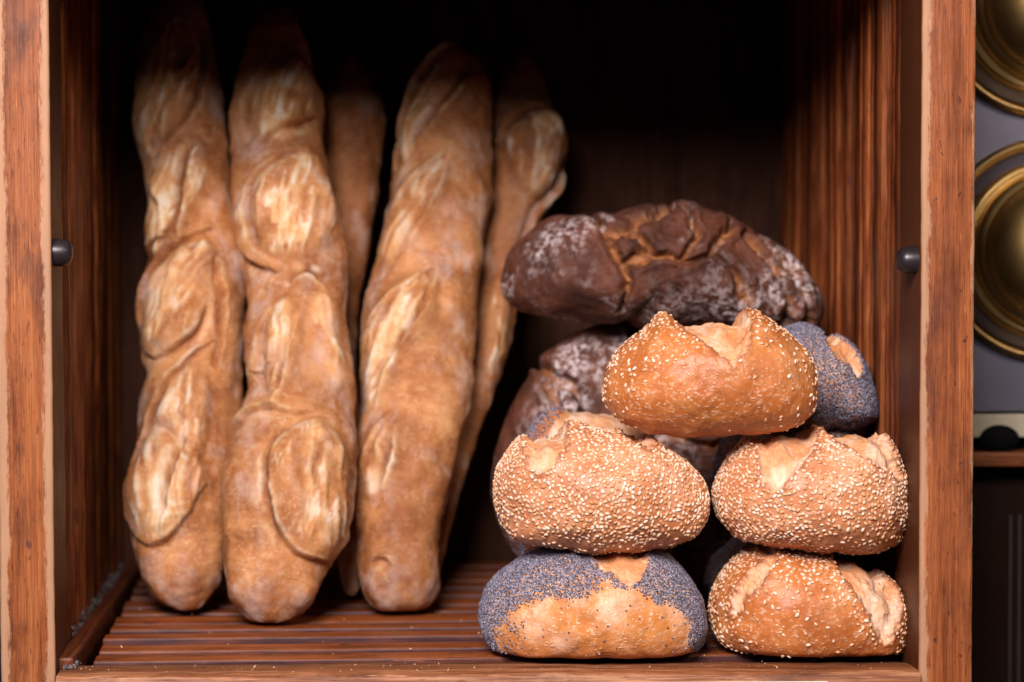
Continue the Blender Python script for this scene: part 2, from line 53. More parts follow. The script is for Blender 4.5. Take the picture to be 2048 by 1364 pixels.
 'baguette_bulging': {'spine': [(0.045, 0.212, 0.0031, 0.0052),(0.0451, 0.2147, 0.0095, 0.0052),(0.0455, 0.2175, 0.0159, 0.0062),(0.046, 0.2202, 0.0223, 0.0075),(0.0469, 0.2229, 0.0288, 0.0085),(0.0485, 0.2257, 0.0353, 0.0087),(0.0502, 0.2284, 0.0417, 0.0089),(0.0518, 0.2311, 0.0483, 0.0091),(0.0536, 0.2339, 0.0548, 0.0093),(0.0561, 0.2366, 0.0614, 0.0097),(0.0586, 0.2393, 0.0679, 0.0102),(0.0611, 0.2421, 0.0746, 0.0107),(0.0636, 0.2448, 0.0812, 0.0111),(0.0657, 0.2475, 0.0878, 0.0116),(0.0678, 0.2503, 0.0945, 0.012),(0.0699, 0.253, 0.1012, 0.0124),(0.072, 0.2557, 0.108, 0.0129),(0.0741, 0.2585, 0.1147, 0.0131),(0.0761, 0.2612, 0.1215, 0.0133),(0.0782, 0.2639, 0.1283, 0.0135),(0.0803, 0.2667, 0.1351, 0.0137),(0.0819, 0.2694, 0.142, 0.0138),(0.0831, 0.2721, 0.1489, 0.0139),(0.0844, 0.2749, 0.1558, 0.0139),(0.0857, 0.2776, 0.1627, 0.014),(0.087, 0.2803, 0.1697, 0.0143),(0.0885, 0.2831, 0.1767, 0.0149),(0.0899, 0.2858, 0.1837, 0.0155),(0.0914, 0.2885, 0.1907, 0.0161),(0.0931, 0.2913, 0.1977, 0.0168),(0.0954, 0.294, 0.2048, 0.0178),(0.0976, 0.2967, 0.2119, 0.0188),(0.0999, 0.2995, 0.219, 0.0199),(0.1027, 0.3022, 0.2262, 0.0212),(0.1055, 0.3049, 0.2333, 0.0225),(0.1081, 0.3077, 0.2405, 0.0236),(0.1094, 0.3104, 0.2477, 0.0232),(0.1105, 0.3131, 0.255, 0.0227),(0.1094, 0.3159, 0.2622, 0.0211),(0.1084, 0.3186, 0.2695, 0.0194),(0.1073, 0.3213, 0.2769, 0.0177),(0.1071, 0.3241, 0.2842, 0.0159),(0.1072, 0.3268, 0.2916, 0.0142),(0.1072, 0.3295, 0.299, 0.0124),(0.1077, 0.3323, 0.3064, 0.0082),(0.1081, 0.335, 0.3138, 0.0053)], 'lobes': [([(-22.8, 279.7),(-2.8, 302.6),(17.7, 299.3),(23.2, 276.5),(19.3, 249.9),(-0.8, 243.2)], 5, 3, (1, 0.5)),([(-5.1, 150.4),(-3.0, 194.4),(8.7, 194.4),(12.3, 150.4),(8.6, 118.8)], 3, 2, (1, 0))], 'folds': [[(-21.3, 279.7),(-3.0, 300.9),(14.9, 300.9)], [(23.6, 273.2),(15.1, 239.8),(10.2, 194.4)]]},
}
# ------------------------------------------------------------------ noise and mesh helpers
def _h(i, j, k, s):
    n = (i*374761393 + j*668265263 + k*2147483647 + s*974634877) & 0xffffffff
    n = ((n ^ (n >> 13))*1274126177) & 0xffffffff
    n = ((n ^ (n >> 16))*2246822519) & 0xffffffff
    return ((n ^ (n >> 15)) & 0xffff)/65535.0
def vnoise(P, s=0):
    P = np.asarray(P, float); I = np.floor(P).astype(np.int64); f = P-I; f = f*f*f*(f*(f*6-15)+10)
    i, j, k = I[:, 0], I[:, 1], I[:, 2]; x, y, z = f[:, 0], f[:, 1], f[:, 2]
    r = 0
    for a in (0, 1):
        for b in (0, 1):
            for c in (0, 1):
                r = r + _h(i+a, j+b, k+c, s)*(x if a else 1-x)*(y if b else 1-y)*(z if c else 1-z)
    return r*2-1
def fbm(P, freq, oct=3, s=0):
    P = np.asarray(P, float)*freq; r = 0; a = 1; t = 0
    for o in range(oct):
        r = r + a*vnoise(P+o*17.3, s+o); t += a; a *= .5; P = P*2.03
    return r/t*1.6
def sstep(a, b, x):
    t = np.clip((x-a)/(b-a), 0, 1); return t*t*(3-2*t)
def sd_poly(P, poly):
    """signed distance, positive inside"""
    poly = np.asarray(poly, float); n = len(poly)
    d = np.full(len(P), 1e9); ins = np.zeros(len(P), bool)
    for i in range(n):
        a, b = poly[i], poly[(i+1) % n]; e = b-a; q = P-a
        t = np.clip((q@e)/max(e@e, 1e-12), 0, 1)
        d = np.minimum(d, np.hypot(*(q-t[:, None]*e).T))
        c = (a[1] > P[:, 1]) != (b[1] > P[:, 1])
        with np.errstate(divide='ignore', invalid='ignore'):
            xx = (b[0]-a[0])*(P[:, 1]-a[1])/(b[1]-a[1])+a[0]
        ins ^= c & (P[:, 0] < xx)
    return np.where(ins, d, -d)
def rounded(poly, times=2):
    p = np.asarray(poly, float)
    for _ in range(times):
        q = np.roll(p, -1, 0); p = np.stack([.75*p+.25*q, .25*p+.75*q], 1).reshape(-1, 2)
    return p
def d_line(P, line):
    line = np.asarray(line, float); d = np.full(len(P), 1e9)
    for a, b in zip(line[:-1], line[1:]):
        e = b-a; q = P-a; t = np.clip((q@e)/(e@e), 0, 1)
        d = np.minimum(d, np.hypot(*(q-t[:, None]*e).T))
    return d
def vnormals(V, F):
    F = np.asarray(F); a = np.cross(V[F[:, 2]]-V[F[:, 0]], V[F[:, 3]]-V[F[:, 1]])
    N = np.zeros_like(V)
    for k in range(4): np.add.at(N, F[:, k], a)
    return N/np.maximum(np.linalg.norm(N, axis=1), 1e-12)[:, None]
def link(name, me, parent=None):
    o = bpy.data.objects.new(name, me); COL.objects.link(o)
    if parent is not None: o.parent = parent
    return o
def thing(name, label, cat, loc=(0, 0, 0), group=None):
    o = bpy.data.objects.new(name, None); COL.objects.link(o); o.location = loc; o.empty_display_size = .02
    o['label'] = label; o['category'] = cat
    if group: o['group'] = group
    return o
def np_mesh(name, V, F, mat, parent=None, normals=None, smooth=True, **attrs):
    me = bpy.data.meshes.new(name)
    V = np.asarray(V, np.float32); F = np.asarray(F, np.int32); n, k = F.shape
    me.vertices.add(len(V)); me.vertices.foreach_set('co', V.ravel())
    me.loops.add(n*k); me.loops.foreach_set('vertex_index', F.ravel())
    me.polygons.add(n); me.polygons.foreach_set('loop_start', np.arange(0, n*k, k, dtype=np.int32))
    try: me.polygons.foreach_set('loop_total', np.full(n, k, np.int32))
    except Exception: pass
    me.update(calc_edges=True)
    me.polygons.foreach_set('use_smooth', np.full(n, smooth))
    for a, v in attrs.items():
        at = me.attributes.new(a, 'FLOAT', 'POINT'); at.data.foreach_set('value', np.asarray(v, np.float32))
    if normals is not None: me.normals_split_custom_set_from_vertices(np.asarray(normals, np.float32).tolist())
    me.materials.append(mat)
    return link(name, me, parent)
def split_mesh(V, F, reg, names, mats, parent, **attrs):
    """one surface cut into parts along region ids (region 0 first), normals kept continuous"""
    N = vnormals(V, F); F = np.asarray(F); res = []
    for r, (nm, mt) in enumerate(zip(names, mats)):
        f = F[reg == r]
        if len(f) < 4: continue
        idx, inv = np.unique(f, return_inverse=True)
        res.append(np_mesh(nm, V[idx], inv.reshape(f.shape), mt, parent, N[idx], **{k: v[idx] for k, v in attrs.items()}))
    return N, res
def cube_sphere(n):
    g = np.tan(np.linspace(-1, 1, n+1)*math.pi/4); A, B = np.meshgrid(g, g, indexing='ij'); o = np.ones_like(A)
    fs = [(o, A, B), (-o, B, A), (B, o, A), (A, -o, B), (A, B, o), (B, A, -o)]
    V = []; F = []
    idx = np.arange((n+1)**2).reshape(n+1, n+1)
    for k, t in enumerate(fs):
        V.append(np.stack(t, -1).reshape(-1, 3)); b = k*(n+1)**2
        F.append(np.stack([idx[:-1, :-1], idx[1:, :-1], idx[1:, 1:], idx[:-1, 1:]], -1).reshape(-1, 4)+b)
    V = np.concatenate(V); F = np.concatenate(F); V /= np.linalg.norm(V, axis=1)[:, None]
    _, i, inv = np.unique(np.round(V*1e5).astype(np.int64), axis=0, return_index=True, return_inverse=True)
    return V[i], inv.reshape(-1)[F]

# boxes and turned shapes
def box_mesh(x0, x1, y0, y1, z0, z1, bev=.001, segs=2):
    import bmesh
    bm = bmesh.new(); bmesh.ops.create_cube(bm, size=1)
    for v in bm.verts: v.co = Vector(((x0+x1)/2+v.co.x*(x1-x0), (y0+y1)/2+v.co.y*(y1-y0), (z0+z1)/2+v.co.z*(z1-z0)))
    if bev: bmesh.ops.bevel(bm, geom=bm.edges[:], offset=bev, segments=segs, affect='EDGES', profile=.6)
    return bm
def add_box(name, b, mat, parent=None, bev=.001, segs=2):
    """a box whose origin is its own centre"""
    c = ((b[0]+b[1])/2, (b[2]+b[3])/2, (b[4]+b[5])/2)
    bm = box_mesh(b[0]-c[0], b[1]-c[0], b[2]-c[1], b[3]-c[1], b[4]-c[2], b[5]-c[2], bev, segs)
    me = bpy.data.meshes.new(name); bm.to_mesh(me); bm.free()
    for p in me.polygons: p.use_smooth = False
    me.materials.append(mat); o = link(name, me, parent); o.location = c
    return o
def lathe(name, prof, mat, parent, loc, n=72, axis='-y'):
    """prof: (radius, forward) pairs turned about the axis that points at the viewer's side"""
    prof = np.asarray(prof, float); m = len(prof); a = np.linspace(0, 2*math.pi, n, endpoint=False)
    V = np.zeros((m, n, 3))
    if axis == '-y':
        V[..., 0] = prof[:, :1]*np.cos(a); V[..., 2] = prof[:, :1]*np.sin(a); V[..., 1] = -prof[:, 1:]
    else:
        V[..., 1] = prof[:, :1]*np.cos(a); V[..., 2] = prof[:, :1]*np.sin(a); V[..., 0] = prof[:, 1:]*(1 if axis == 'x' else -1)
    i = np.arange(m*n).reshape(m, n); F = np.stack([i[:-1], np.roll(i[:-1], -1, 1), np.roll(i[1:], -1, 1), i[1:]], -1).reshape(-1, 4)
    o = np_mesh(name, V.reshape(-1, 3), F, mat, parent); o.location = loc
    return o

# ------------------------------------------------------------------ materials
class NT:
    def __init__(s, name):
        s.m = bpy.data.materials.new(name); s.m.use_nodes = True; s.t = s.m.node_tree
        s.b = s.t.nodes['Principled BSDF']; s._co = s.n('ShaderNodeTexCoord').outputs['Object']
    def n(s, t): return s.t.nodes.new(t)
    def put(s, sock, v):
        if hasattr(v, 'is_linked') or isinstance(v, bpy.types.NodeSocket): s.t.links.new(v, sock)
        elif isinstance(v, tuple) and len(v) == 3 and sock.type == 'RGBA': sock.default_value = v+(1,)
        else: sock.default_value = v
    def co(s, sc=(1, 1, 1), off=(0, 0, 0), rot=(0, 0, 0)):
        m = s.n('ShaderNodeMapping'); s.put(m.inputs[0], s._co); m.inputs['Scale'].default_value = sc
        m.inputs['Location'].default_value = off; m.inputs['Rotation'].default_value = rot; return m.outputs[0]
    def noise(s, scale, detail=4, rough=.55, vec=None, dist=0):
        x = s.n('ShaderNodeTexNoise'); s.put(x.inputs['Vector'], vec or s._co); x.inputs['Scale'].default_value = scale
        x.inputs['Detail'].default_value = detail; x.inputs['Roughness'].default_value = rough; x.inputs['Distortion'].default_value = dist
        return x.outputs['Fac']
    def vor(s, scale, vec=None, feat='F1', rnd=1):
        x = s.n('ShaderNodeTexVoronoi'); s.put(x.inputs['Vector'], vec or s._co); x.inputs['Scale'].default_value = scale; x.feature = feat
        x.inputs['Randomness'].default_value = rnd; return x.outputs['Distance']
    def ramp(s, fac, *st):
        r = s.n('ShaderNodeValToRGB'); s.put(r.inputs[0], fac); e = r.color_ramp.elements
        while len(e) < len(st): e.new(.5)
        for q, (p, c) in zip(e, st): q.position = p; q.color = (tuple(c) if hasattr(c, '__len__') else (c, c, c))+(1,)
        return r.outputs[0]
    def mix(s, fac, a, b, mode='MIX'):
        m = s.n('ShaderNodeMix'); m.data_type = 'RGBA'; m.blend_type = mode
        s.put(m.inputs[0], fac); s.put(m.inputs[6], a); s.put(m.inputs[7], b); return m.outputs[2]
    def math(s, op, a, b=0.0, c=None):
        m = s.n('ShaderNodeMath'); m.operation = op; s.put(m.inputs[0], a); s.put(m.inputs[1], b)
        if c is not None: s.put(m.inputs[2], c)
        return m.outputs[0]
    def attr(s, name):
        a = s.n('ShaderNodeAttribute'); a.attribute_name = name; return a.outputs['Fac']
    def xyz(s):
        a = s.n('ShaderNodeSeparateXYZ'); s.put(a.inputs[0], s._co); return a.outputs
    def island(s): return s.n('ShaderNodeNewGeometry').outputs['Random Per Island']
    def objrand(s): return s.n('ShaderNodeObjectInfo').outputs['Random']
    def bump(s, h, strength=.3, dist=.001, prev=None):
        b = s.n('ShaderNodeBump'); s.put(b.inputs['Height'], h); b.inputs['Strength'].default_value = strength; b.inputs['Distance'].default_value = dist
        if prev is not None: s.put(b.inputs['Normal'], prev)
        return b.outputs[0]
    def out(s, col, rough=.5, normal=None, spec=.5, metal=0, **kw):
        s.put(s.b.inputs['Base Color'], col); s.put(s.b.inputs['Roughness'], rough)
        s.put(s.b.inputs['Specular IOR Level'], spec); s.put(s.b.inputs['Metallic'], metal)
        for k, v in kw.items(): s.put(s.b.inputs[k.replace('_', ' ')], v)
        if normal is not None: s.put(s.b.inputs['Normal'], normal)
        return s.m

def mat_roll(name, dark, mid, light, blister=1.0, pos=(.30, .50, .72)):
    n = NT(name)
    base = n.ramp(n.noise(38, 4, .6), (pos[0], dark), (pos[1], mid), (pos[2], light))
    base = n.mix(n.ramp(n.noise(120, 4, .65), (.42, 0), (.66, .55)), base, dark)
    # pale blisters drawn out sideways, the glints on them painted in as colour
    v = n.noise(520, 3, .6, n.co((.8, .8, 1)))
    v2 = n.noise(75, 3, .5)
    bl = n.math('MULTIPLY', n.ramp(v, (.53, 0), (.66, 1)), n.ramp(v2, (.36, .15), (.58, .9*blister)))
    sp = n.math('MULTIPLY', n.ramp(n.vor(430, n.co((.8, .8, 1.1))), (.10, 1), (.34, 0)), n.ramp(n.noise(140, 3, .6), (.42, 0), (.58, .9)))
    bl = n.math('MAXIMUM', n.math('MULTIPLY', bl, .6), sp)
    base = n.mix(bl, base, (.86, .58, .38))
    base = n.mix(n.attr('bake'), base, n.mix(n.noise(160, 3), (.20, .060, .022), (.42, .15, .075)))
    # torn crumb
    fib = n.noise(300, 4, .6, n.co((1, .6, .35)))
    cr = n.ramp(n.noise(75, 4, .6, n.co((1, .5, .5), (.2, .1, 0))), (.34, (.62, .25, .09)), (.48, (.72, .36, .17)), (.64, (.83, .57, .40)))
    cr = n.mix(n.ramp(fib, (.30, .6), (.46, 0)), cr, (.58, .22, .07))
    cr = n.mix(n.ramp(fib, (.54, 0), (.74, .40)), cr, (.88, .68, .50))
    a = n.attr('crumb'); col = n.mix(a, base, cr)
    h = n.math('ADD', n.math('MULTIPLY', n.noise(420, 4, .6), .6), n.math('MULTIPLY', bl, .7))
    nrm = n.bump(h, .5, .0010); nrm = n.bump(fib, n_s(a) if False else .25, .0006, nrm)
    rough = n.math('ADD', n.math('MULTIPLY', n.noise(90, 2), .22), n.math('MULTIPLY_ADD', a, .28, .30))
    return n.out(col, rough, nrm, .42, Subsurface_Weight=.06, Subsurface_Radius=(.004, .0016, .0006), Subsurface_Scale=1.0)
def n_s(a): return a
M = {}
M['roll_gold'] = mat_roll('golden_crust', (.40, .108, .022), (.57, .188, .045), (.69, .30, .105))
M['roll_pale'] = mat_roll('pale_crust', (.50, .172, .065), (.65, .268, .120), (.78, .42, .25), .8)
M['roll_poppy'] = mat_roll('poppy_roll_crust', (.52, .165, .034), (.68, .275, .080), (.84, .50, .31), 1.0, (.26, .44, .62))
def mat_bag():
    n = NT('baguette_crust')
    base = n.ramp(n.noise(30, 5, .62), (.30, (.21, .066, .018)), (.47, (.43, .160, .048)), (.64, (.63, .30, .115)))
    base = n.mix(n.ramp(n.noise(130, 3, .6), (.45, 0), (.70, .35)), base, (.70, .38, .17))
    base = n.mix(n.ramp(n.noise(420, 3, .6, n.co((.5, .5, 1))), (.55, 0), (.72, .4)), base, (.75, .46, .24))
    spk = n.math('MULTIPLY', n.ramp(n.vor(520, n.co((.7, .7, 1.3))), (.10, 1), (.36, 0)), n.ramp(n.noise(90, 4, .65), (.44, 0), (.60, .75)))
    base = n.mix(spk, base, (.78, .52, .31))
    dk = n.ramp(n.noise(200, 5, .7, n.co((1, 1, 1.6))), (.56, 0), (.70, .55)); base = n.mix(dk, base, (.28, .085, .02))
    base = n.mix(n.attr('bake'), base, (.20, .055, .013))  # browning, plus the shade painted onto the two rear baguettes
    fl = n.ramp(n.noise(55, 5, .7, n.co((1, 1, .6), (3, 1, 0))), (.50, 0), (.66, .55))       # flour left from the couche
    base = n.mix(n.math('MULTIPLY', fl, n.attr('flour')), base, (.68, .56, .50))
    cr = n.ramp(n.noise(110, 4, .65, n.co((1, 1, .4))), (.36, (.55, .23, .075)), (.49, (.71, .45, .22)), (.62, (.80, .68, .52)))
    a = n.attr('crumb'); col = n.mix(a, base, cr)
    nrm = n.bump(n.math('ADD', n.noise(260, 6, .74), n.math('MULTIPLY', spk, .3)), .6, .0014); nrm = n.bump(n.noise(900, 3, .6), .15, .0004, nrm)
    return n.out(col, n.math('MULTIPLY_ADD', n.noise(80, 2), .25, .46), nrm, .3)
M['bag'] = mat_bag()
def mat_rye():
    n = NT('rye_crust')
    base = n.ramp(n.noise(36, 5, .65), (.30, (.032, .010, .005)), (.52, (.098, .029, .013)), (.72, (.18, .058, .028)))
    cr = n.ramp(n.noise(150, 4, .6), (.32, (.10, .030, .008)), (.52, (.27, .095, .026)), (.72, (.40, .17, .055)))
    col = n.mix(n.attr('crumb'), base, cr)
    f1 = n.noise(240, 6, .78); f2 = n.noise(24, 3, .55, n.co((1, 1, 1), (.013, .02, .031)))
    fl = n.math('MULTIPLY', n.ramp(f1, (.47, 0), (.57, 1)), n.ramp(f2, (.46, .05), (.60, 1)))
    fl = n.math('MULTIPLY', fl, n.attr('flour'))
    col = n.mix(fl, col, (.64, .54, .52))
    nrm = n.bump(n.noise(260, 6, .75), .6, .0018)
    return n.out(col, n.math('MULTIPLY_ADD', fl, .25, .62), nrm, .28)
M['rye'] = mat_rye()
def mat_sesame():
    n = NT('sesame'); r = n.math('FRACT', n.math('ADD', n.island(), n.objrand()))
    c = n.ramp(r, (.0, (.58, .26, .10)), (.35, (.75, .45, .25)), (.7, (.85, .59, .40)), (1, (.92, .73, .58)))
    return n.out(c, .38, None, .5, Subsurface_Weight=.1, Subsurface_Radius=(.001, .0006, .0003), Subsurface_Scale=1.0)
M['sesame'] = mat_sesame()
def mat_poppy():
    n = NT('poppy'); c = n.ramp(n.island(), (0, (.035, .029, .042)), (.3, (.112, .105, .145)), (.7, (.22, .212, .275)), (1, (.42, .41, .49)))
    return n.out(c, .42, None, .55)
M['poppy'] = mat_poppy()
def mat_wood(name, dark, mid, light, axis='z', wear=None, rough=.42, stain=.5, gs=1.0, spec=.4):
    n = NT(name)
    st = {'z': (1, 1, .045), 'x': (.045, 1, 1), 'y': (1, .045, 1)}[axis]
    off = n.n('ShaderNodeVectorMath'); off.operation = 'ADD'
    r = n.objrand(); cb = n.n('ShaderNodeCombineXYZ')
    for i in range(3): n.put(cb.inputs[i], n.math('MULTIPLY', r, 7.0+3*i))
    n.put(off.inputs[0], n._co); n.put(off.inputs[1], cb.outputs[0]); n._co0 = n._co; n._co = off.outputs[0]
    g1 = n.noise(420*gs, 6, .68, n.co(st), .3); g2 = n.noise(70*gs, 3, .5, n.co(st), 1.0)
    g = n.math('ADD', n.math('MULTIPLY', g1, .6), n.math('MULTIPLY', g2, .4))
    col = n.ramp(g, (.34, dark), (.50, mid), (.66, light))
    sp = n.noise(55, 5, .65, n.co(tuple(.35 if v < 1 else 1 for v in st)))
    col = n.mix(n.ramp(sp, (.50, 0), (.68, stain)), col, tuple(v*.42 for v in dark[:2])+(dark[2]*.9,))
    pit = n.ramp(n.noise(330, 2, .5, n.co(tuple(.5 if v < 1 else 1 for v in st))), (.70, 0), (.76, .8))
    col = n.mix(pit, col, (.045, .015, .012))
    if name == 'batten_wood':                          # rubbed crowns of the beads
        ed = n.math('MULTIPLY', n.attr('edge'), n.ramp(n.noise(90, 4, .65, n.co((1, 1, .25))), (.38, 0), (.62, .8)))
        col = n.mix(ed, col, (.40, .140, .046))
        col = n.mix(1.0, col, n.ramp(n.objrand(), (0, (.55, .5, .5)), (.5, (.9, .88, .85)), (1, (1.35, 1.3, 1.2))), 'MULTIPLY')
    if axis == 'x' and stain > .7:                     # front arris of the floor slats coloured a dark purple-brown
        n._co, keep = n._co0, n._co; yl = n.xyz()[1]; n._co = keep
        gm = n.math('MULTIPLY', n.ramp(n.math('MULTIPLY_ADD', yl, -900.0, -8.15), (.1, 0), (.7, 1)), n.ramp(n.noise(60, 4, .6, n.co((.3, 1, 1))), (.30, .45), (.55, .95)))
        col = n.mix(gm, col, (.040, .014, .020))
    fine = n.noise(1500, 3, .6, n.co(tuple(.018 if v < 1 else 1 for v in st)))
    col = n.mix(1.0, col, n.ramp(fine, (.30, (.62, .58, .55)), (.50, (1.0, 1.0, 1.0)), (.70, (1.28, 1.30, 1.32))), 'MULTIPLY')
    pore = n.ramp(n.noise(1000, 2, .5, n.co(tuple(.13 if v < 1 else 1 for v in st), (.7, .3, .1))), (.62, 0), (.70, .55))
    col = n.mix(pore, col, tuple(v*.35 for v in dark))
    scr = n.ramp(n.noise(700, 2, .5, n.co(tuple(.06 if v < 1 else 1 for v in st), (.2, .9, .4), (0, .25, 0))), (.70, 0), (.76, .5))
    col = n.mix(scr, col, tuple(min(1, v*1.9) for v in light))
    bp = n.ramp(n.noise(120, 2, .4, n.co(tuple(.45 if v < 1 else 1 for v in st))), (.70, 0), (.745, .75))
    col = n.mix(bp, col, (.06, .022, .022))
    nrm = n.bump(n.math('ADD', g1, n.math('MULTIPLY', fine, .6)), .4, .0006)
    rg = n.math('MULTIPLY_ADD', n.noise(60, 3), .25, rough-.1)
    if wear:
        half, w, pale, both = wear                 # rubbed edges of an upright: pale wood shows along the arrises
        n._co = n._co0; x, yl = n.xyz()[0], n.xyz()[1]
        n._co = off.outputs[0]
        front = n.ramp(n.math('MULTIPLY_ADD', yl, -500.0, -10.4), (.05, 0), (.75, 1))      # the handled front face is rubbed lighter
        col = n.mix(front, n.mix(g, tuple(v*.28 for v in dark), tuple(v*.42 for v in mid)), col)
        wob = n.math('MULTIPLY', n.math('SUBTRACT', n.noise(45, 2, .5, n.co((1, 1, .30))), .5), .006)
        wob = n.math('ADD', wob, n.math('MULTIPLY', n.math('SUBTRACT', n.noise(260, 7, .82, n.co((1, 1, .35))), .5), .0085))
        for side, ww in both:
            e = n.math('SUBTRACT', half, n.math('MULTIPLY', x, float(side)))          # distance from that edge
            k = n.math('SUBTRACT', n.math('ADD', wob, ww), e)
            k = n.math('ADD', k, n.math('MULTIPLY', n.math('SUBTRACT', n.noise(1200, 3, .6, n.co((1, 1, .05))), .5), .0040))
            mask = n.math('MULTIPLY', n.ramp(n.math('MULTIPLY_ADD', k, 400.0, .5), (.25, 0), (.85, .80)), front)
            col = n.mix(mask, col, n.mix(n.noise(300, 4, .6, n.co(st)), pale, tuple(v*.75 for v in pale)))
            rg = n.math('ADD', rg, n.math('MULTIPLY', mask, .15))
    return n.out(col, rg, nrm, spec*.75)
PALE = (.52, .295, .165)
M['stile_l'] = mat_wood('worn_upright_wood', (.120, .029, .008), (.265, .076, .019), (.37, .122, .035), 'z', (.013, .003, PALE, ((1, .0040), (-1, .0050))), .45, .75)
M['stile_r'] = mat_wood('worn_upright_wood_red', (.135, .033, .009), (.275, .078, .021), (.37, .120, .037), 'z', (.0125, .003, PALE, ((-1, .0036), (1, .0009))), .45, .62)
M['batten'] = mat_wood('batten_wood', (.070, .015, .006), (.150, .034, .010), (.26, .072, .022), 'z', None, .30, .85)
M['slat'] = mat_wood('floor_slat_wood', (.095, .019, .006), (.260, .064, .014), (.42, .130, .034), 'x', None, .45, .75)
M['sill'] = mat_wood('sill_wood', (.11, .034, .012), (.26, .090, .032), (.50, .25, .13), 'x', None, .5, .65)
M['rail'] = mat_wood('floor_rail_wood', (.06, .013, .006), (.14, .035, .011), (.22, .06, .02), 'y', None, .4, .6)
M['board'] = mat_wood('dark_board_wood', (.040, .015, .008), (.066, .025, .013), (.095, .038, .019), 'z', None, .65, .6, 1.0, .12)
def simple(name, col, rough=.5, metal=0, var=.25, scale=120, bump=.1, spec=.5):
    n = NT(name); c = n.mix(n.noise(scale, 4, .6), tuple(v*(1-var) for v in col), tuple(min(1, v*(1+var)) for v in col))
    return n.out(c, n.math('MULTIPLY_ADD', n.noise(scale*.6, 3), .2, rough-.1), n.bump(n.noise(scale*3, 3), bump, .0005), spec, metal)
M['peg'] = simple('dark_peg', (.030, .022, .024), .32, .3)
M['brass'] = simple('aged_brass', (.72, .48, .18), .40, 1, .35, 60, .06)
M['brass_dark'] = simple('tarnished_brass', (.38, .25, .10), .36, 1, .4, 60, .08)
M['steel'] = simple('grey_steel', (.27, .266, .34), .45, .85, .15, 40, .05)
M['bone'] = simple('pale_strip', (.62, .56, .40), .45, 0, .12)
M['black'] = simple('black_recess', (.008, .008, .009), .9, spec=.05)
M['ledge'] = mat_wood('ledge_wood', (.16, .045, .014), (.32, .10, .03), (.42, .15, .05), 'x', None, .4, .4)
M['lower'] = simple('dark_lacquer', (.020, .008, .004), .4, 0, .3, 30, .1, .2)
M['inlay'] = simple('faded_line', (.05, .042, .042), .5)
M['label'] = simple('white_label_strip', (.80, .80, .80), .35, 0, .04)
M['lint'] = simple('lint', (.17, .155, .155), .9, 0, .4, 300)
M['crumbs'] = simple('crumbs', (.55, .38, .22), .8, 0, .4, 300)

# ------------------------------------------------------------------ the bread cabinet
cab = thing('bread_cabinet', 'open worn wooden bread cabinet with slatted floor and grooved side boards', 'cabinet')
ZT, ZB, YB = .375, -.05, .388
def wobble_edges(o, amp, freq):
    """worn, uneven arrises"""
    me = o.data
    V = np.zeros(len(me.vertices)*3); me.vertices.foreach_get('co', V); V = V.reshape(-1, 3)
    V += np.stack([fbm(V*[1, 1, 1], freq, 3, 5+k) for k in range(3)], 1)*amp*[1, 1, .2]
    me.vertices.foreach_set('co', V.ravel()); me.update()
def upright(name, x0, x1, y0, y1, z0, z1, mat, bev, parent):
    """long upright with rounded arrises and enough rings to carry wear"""
    c = ((x0+x1)/2, (y0+y1)/2, (z0+z1)/2); hx, hy = (x1-x0)/2, (y1-y0)/2
    pr = []
    for sx, sy, a0 in ((1, 1, 0), (-1, 1, 90), (-1, -1, 180), (1, -1, 270)):
        for k in range(5):
            a = math.radians(a0+k*22.5); pr.append((sx*(hx-bev)+bev*math.cos(a), sy*(hy-bev)+bev*math.sin(a)))
    pr = np.array(pr); m = 150; z = np.linspace(z0-c[2], z1-c[2], m)
    V = np.zeros((m, len(pr), 3)); V[..., :2] = pr; V[..., 2] = z[:, None]
    W = V.reshape(-1, 3); N = np.zeros_like(W); d = fbm(W+[c[0]*9, 0, 0], 150, 4, 3)*.00022+fbm(W+[c[0]*9, 0, 0], 14, 2, 4)*.0003
    nn = np.tile(pr/np.linalg.norm(pr, axis=1)[:, None], (m, 1)); W[:, :2] += nn*d[:, None]
    k = len(pr); i = np.arange(m*k).reshape(m, k); F = np.stack([i[:-1], np.roll(i[:-1], -1, 1), np.roll(i[1:], -1, 1), i[1:]], -1).reshape(-1, 4)
    o = np_mesh(name, W, F, mat, parent); o.location = c
    return o
upright('stile', -.1642, -.1382, .0, .046, ZB, ZT+.02, M['stile_l'], .0016, cab)
upright('stile', .2695, .2946, .0, .046, ZB, ZT+.02, M['stile_r'], .0020, cab)
add_box('side_board', (-.1600, -.1500, .047, YB, ZB, ZT), M['board'], cab)
add_box('side_board', (.2810, .2920, .047, YB, ZB, ZT), M['board'], cab)
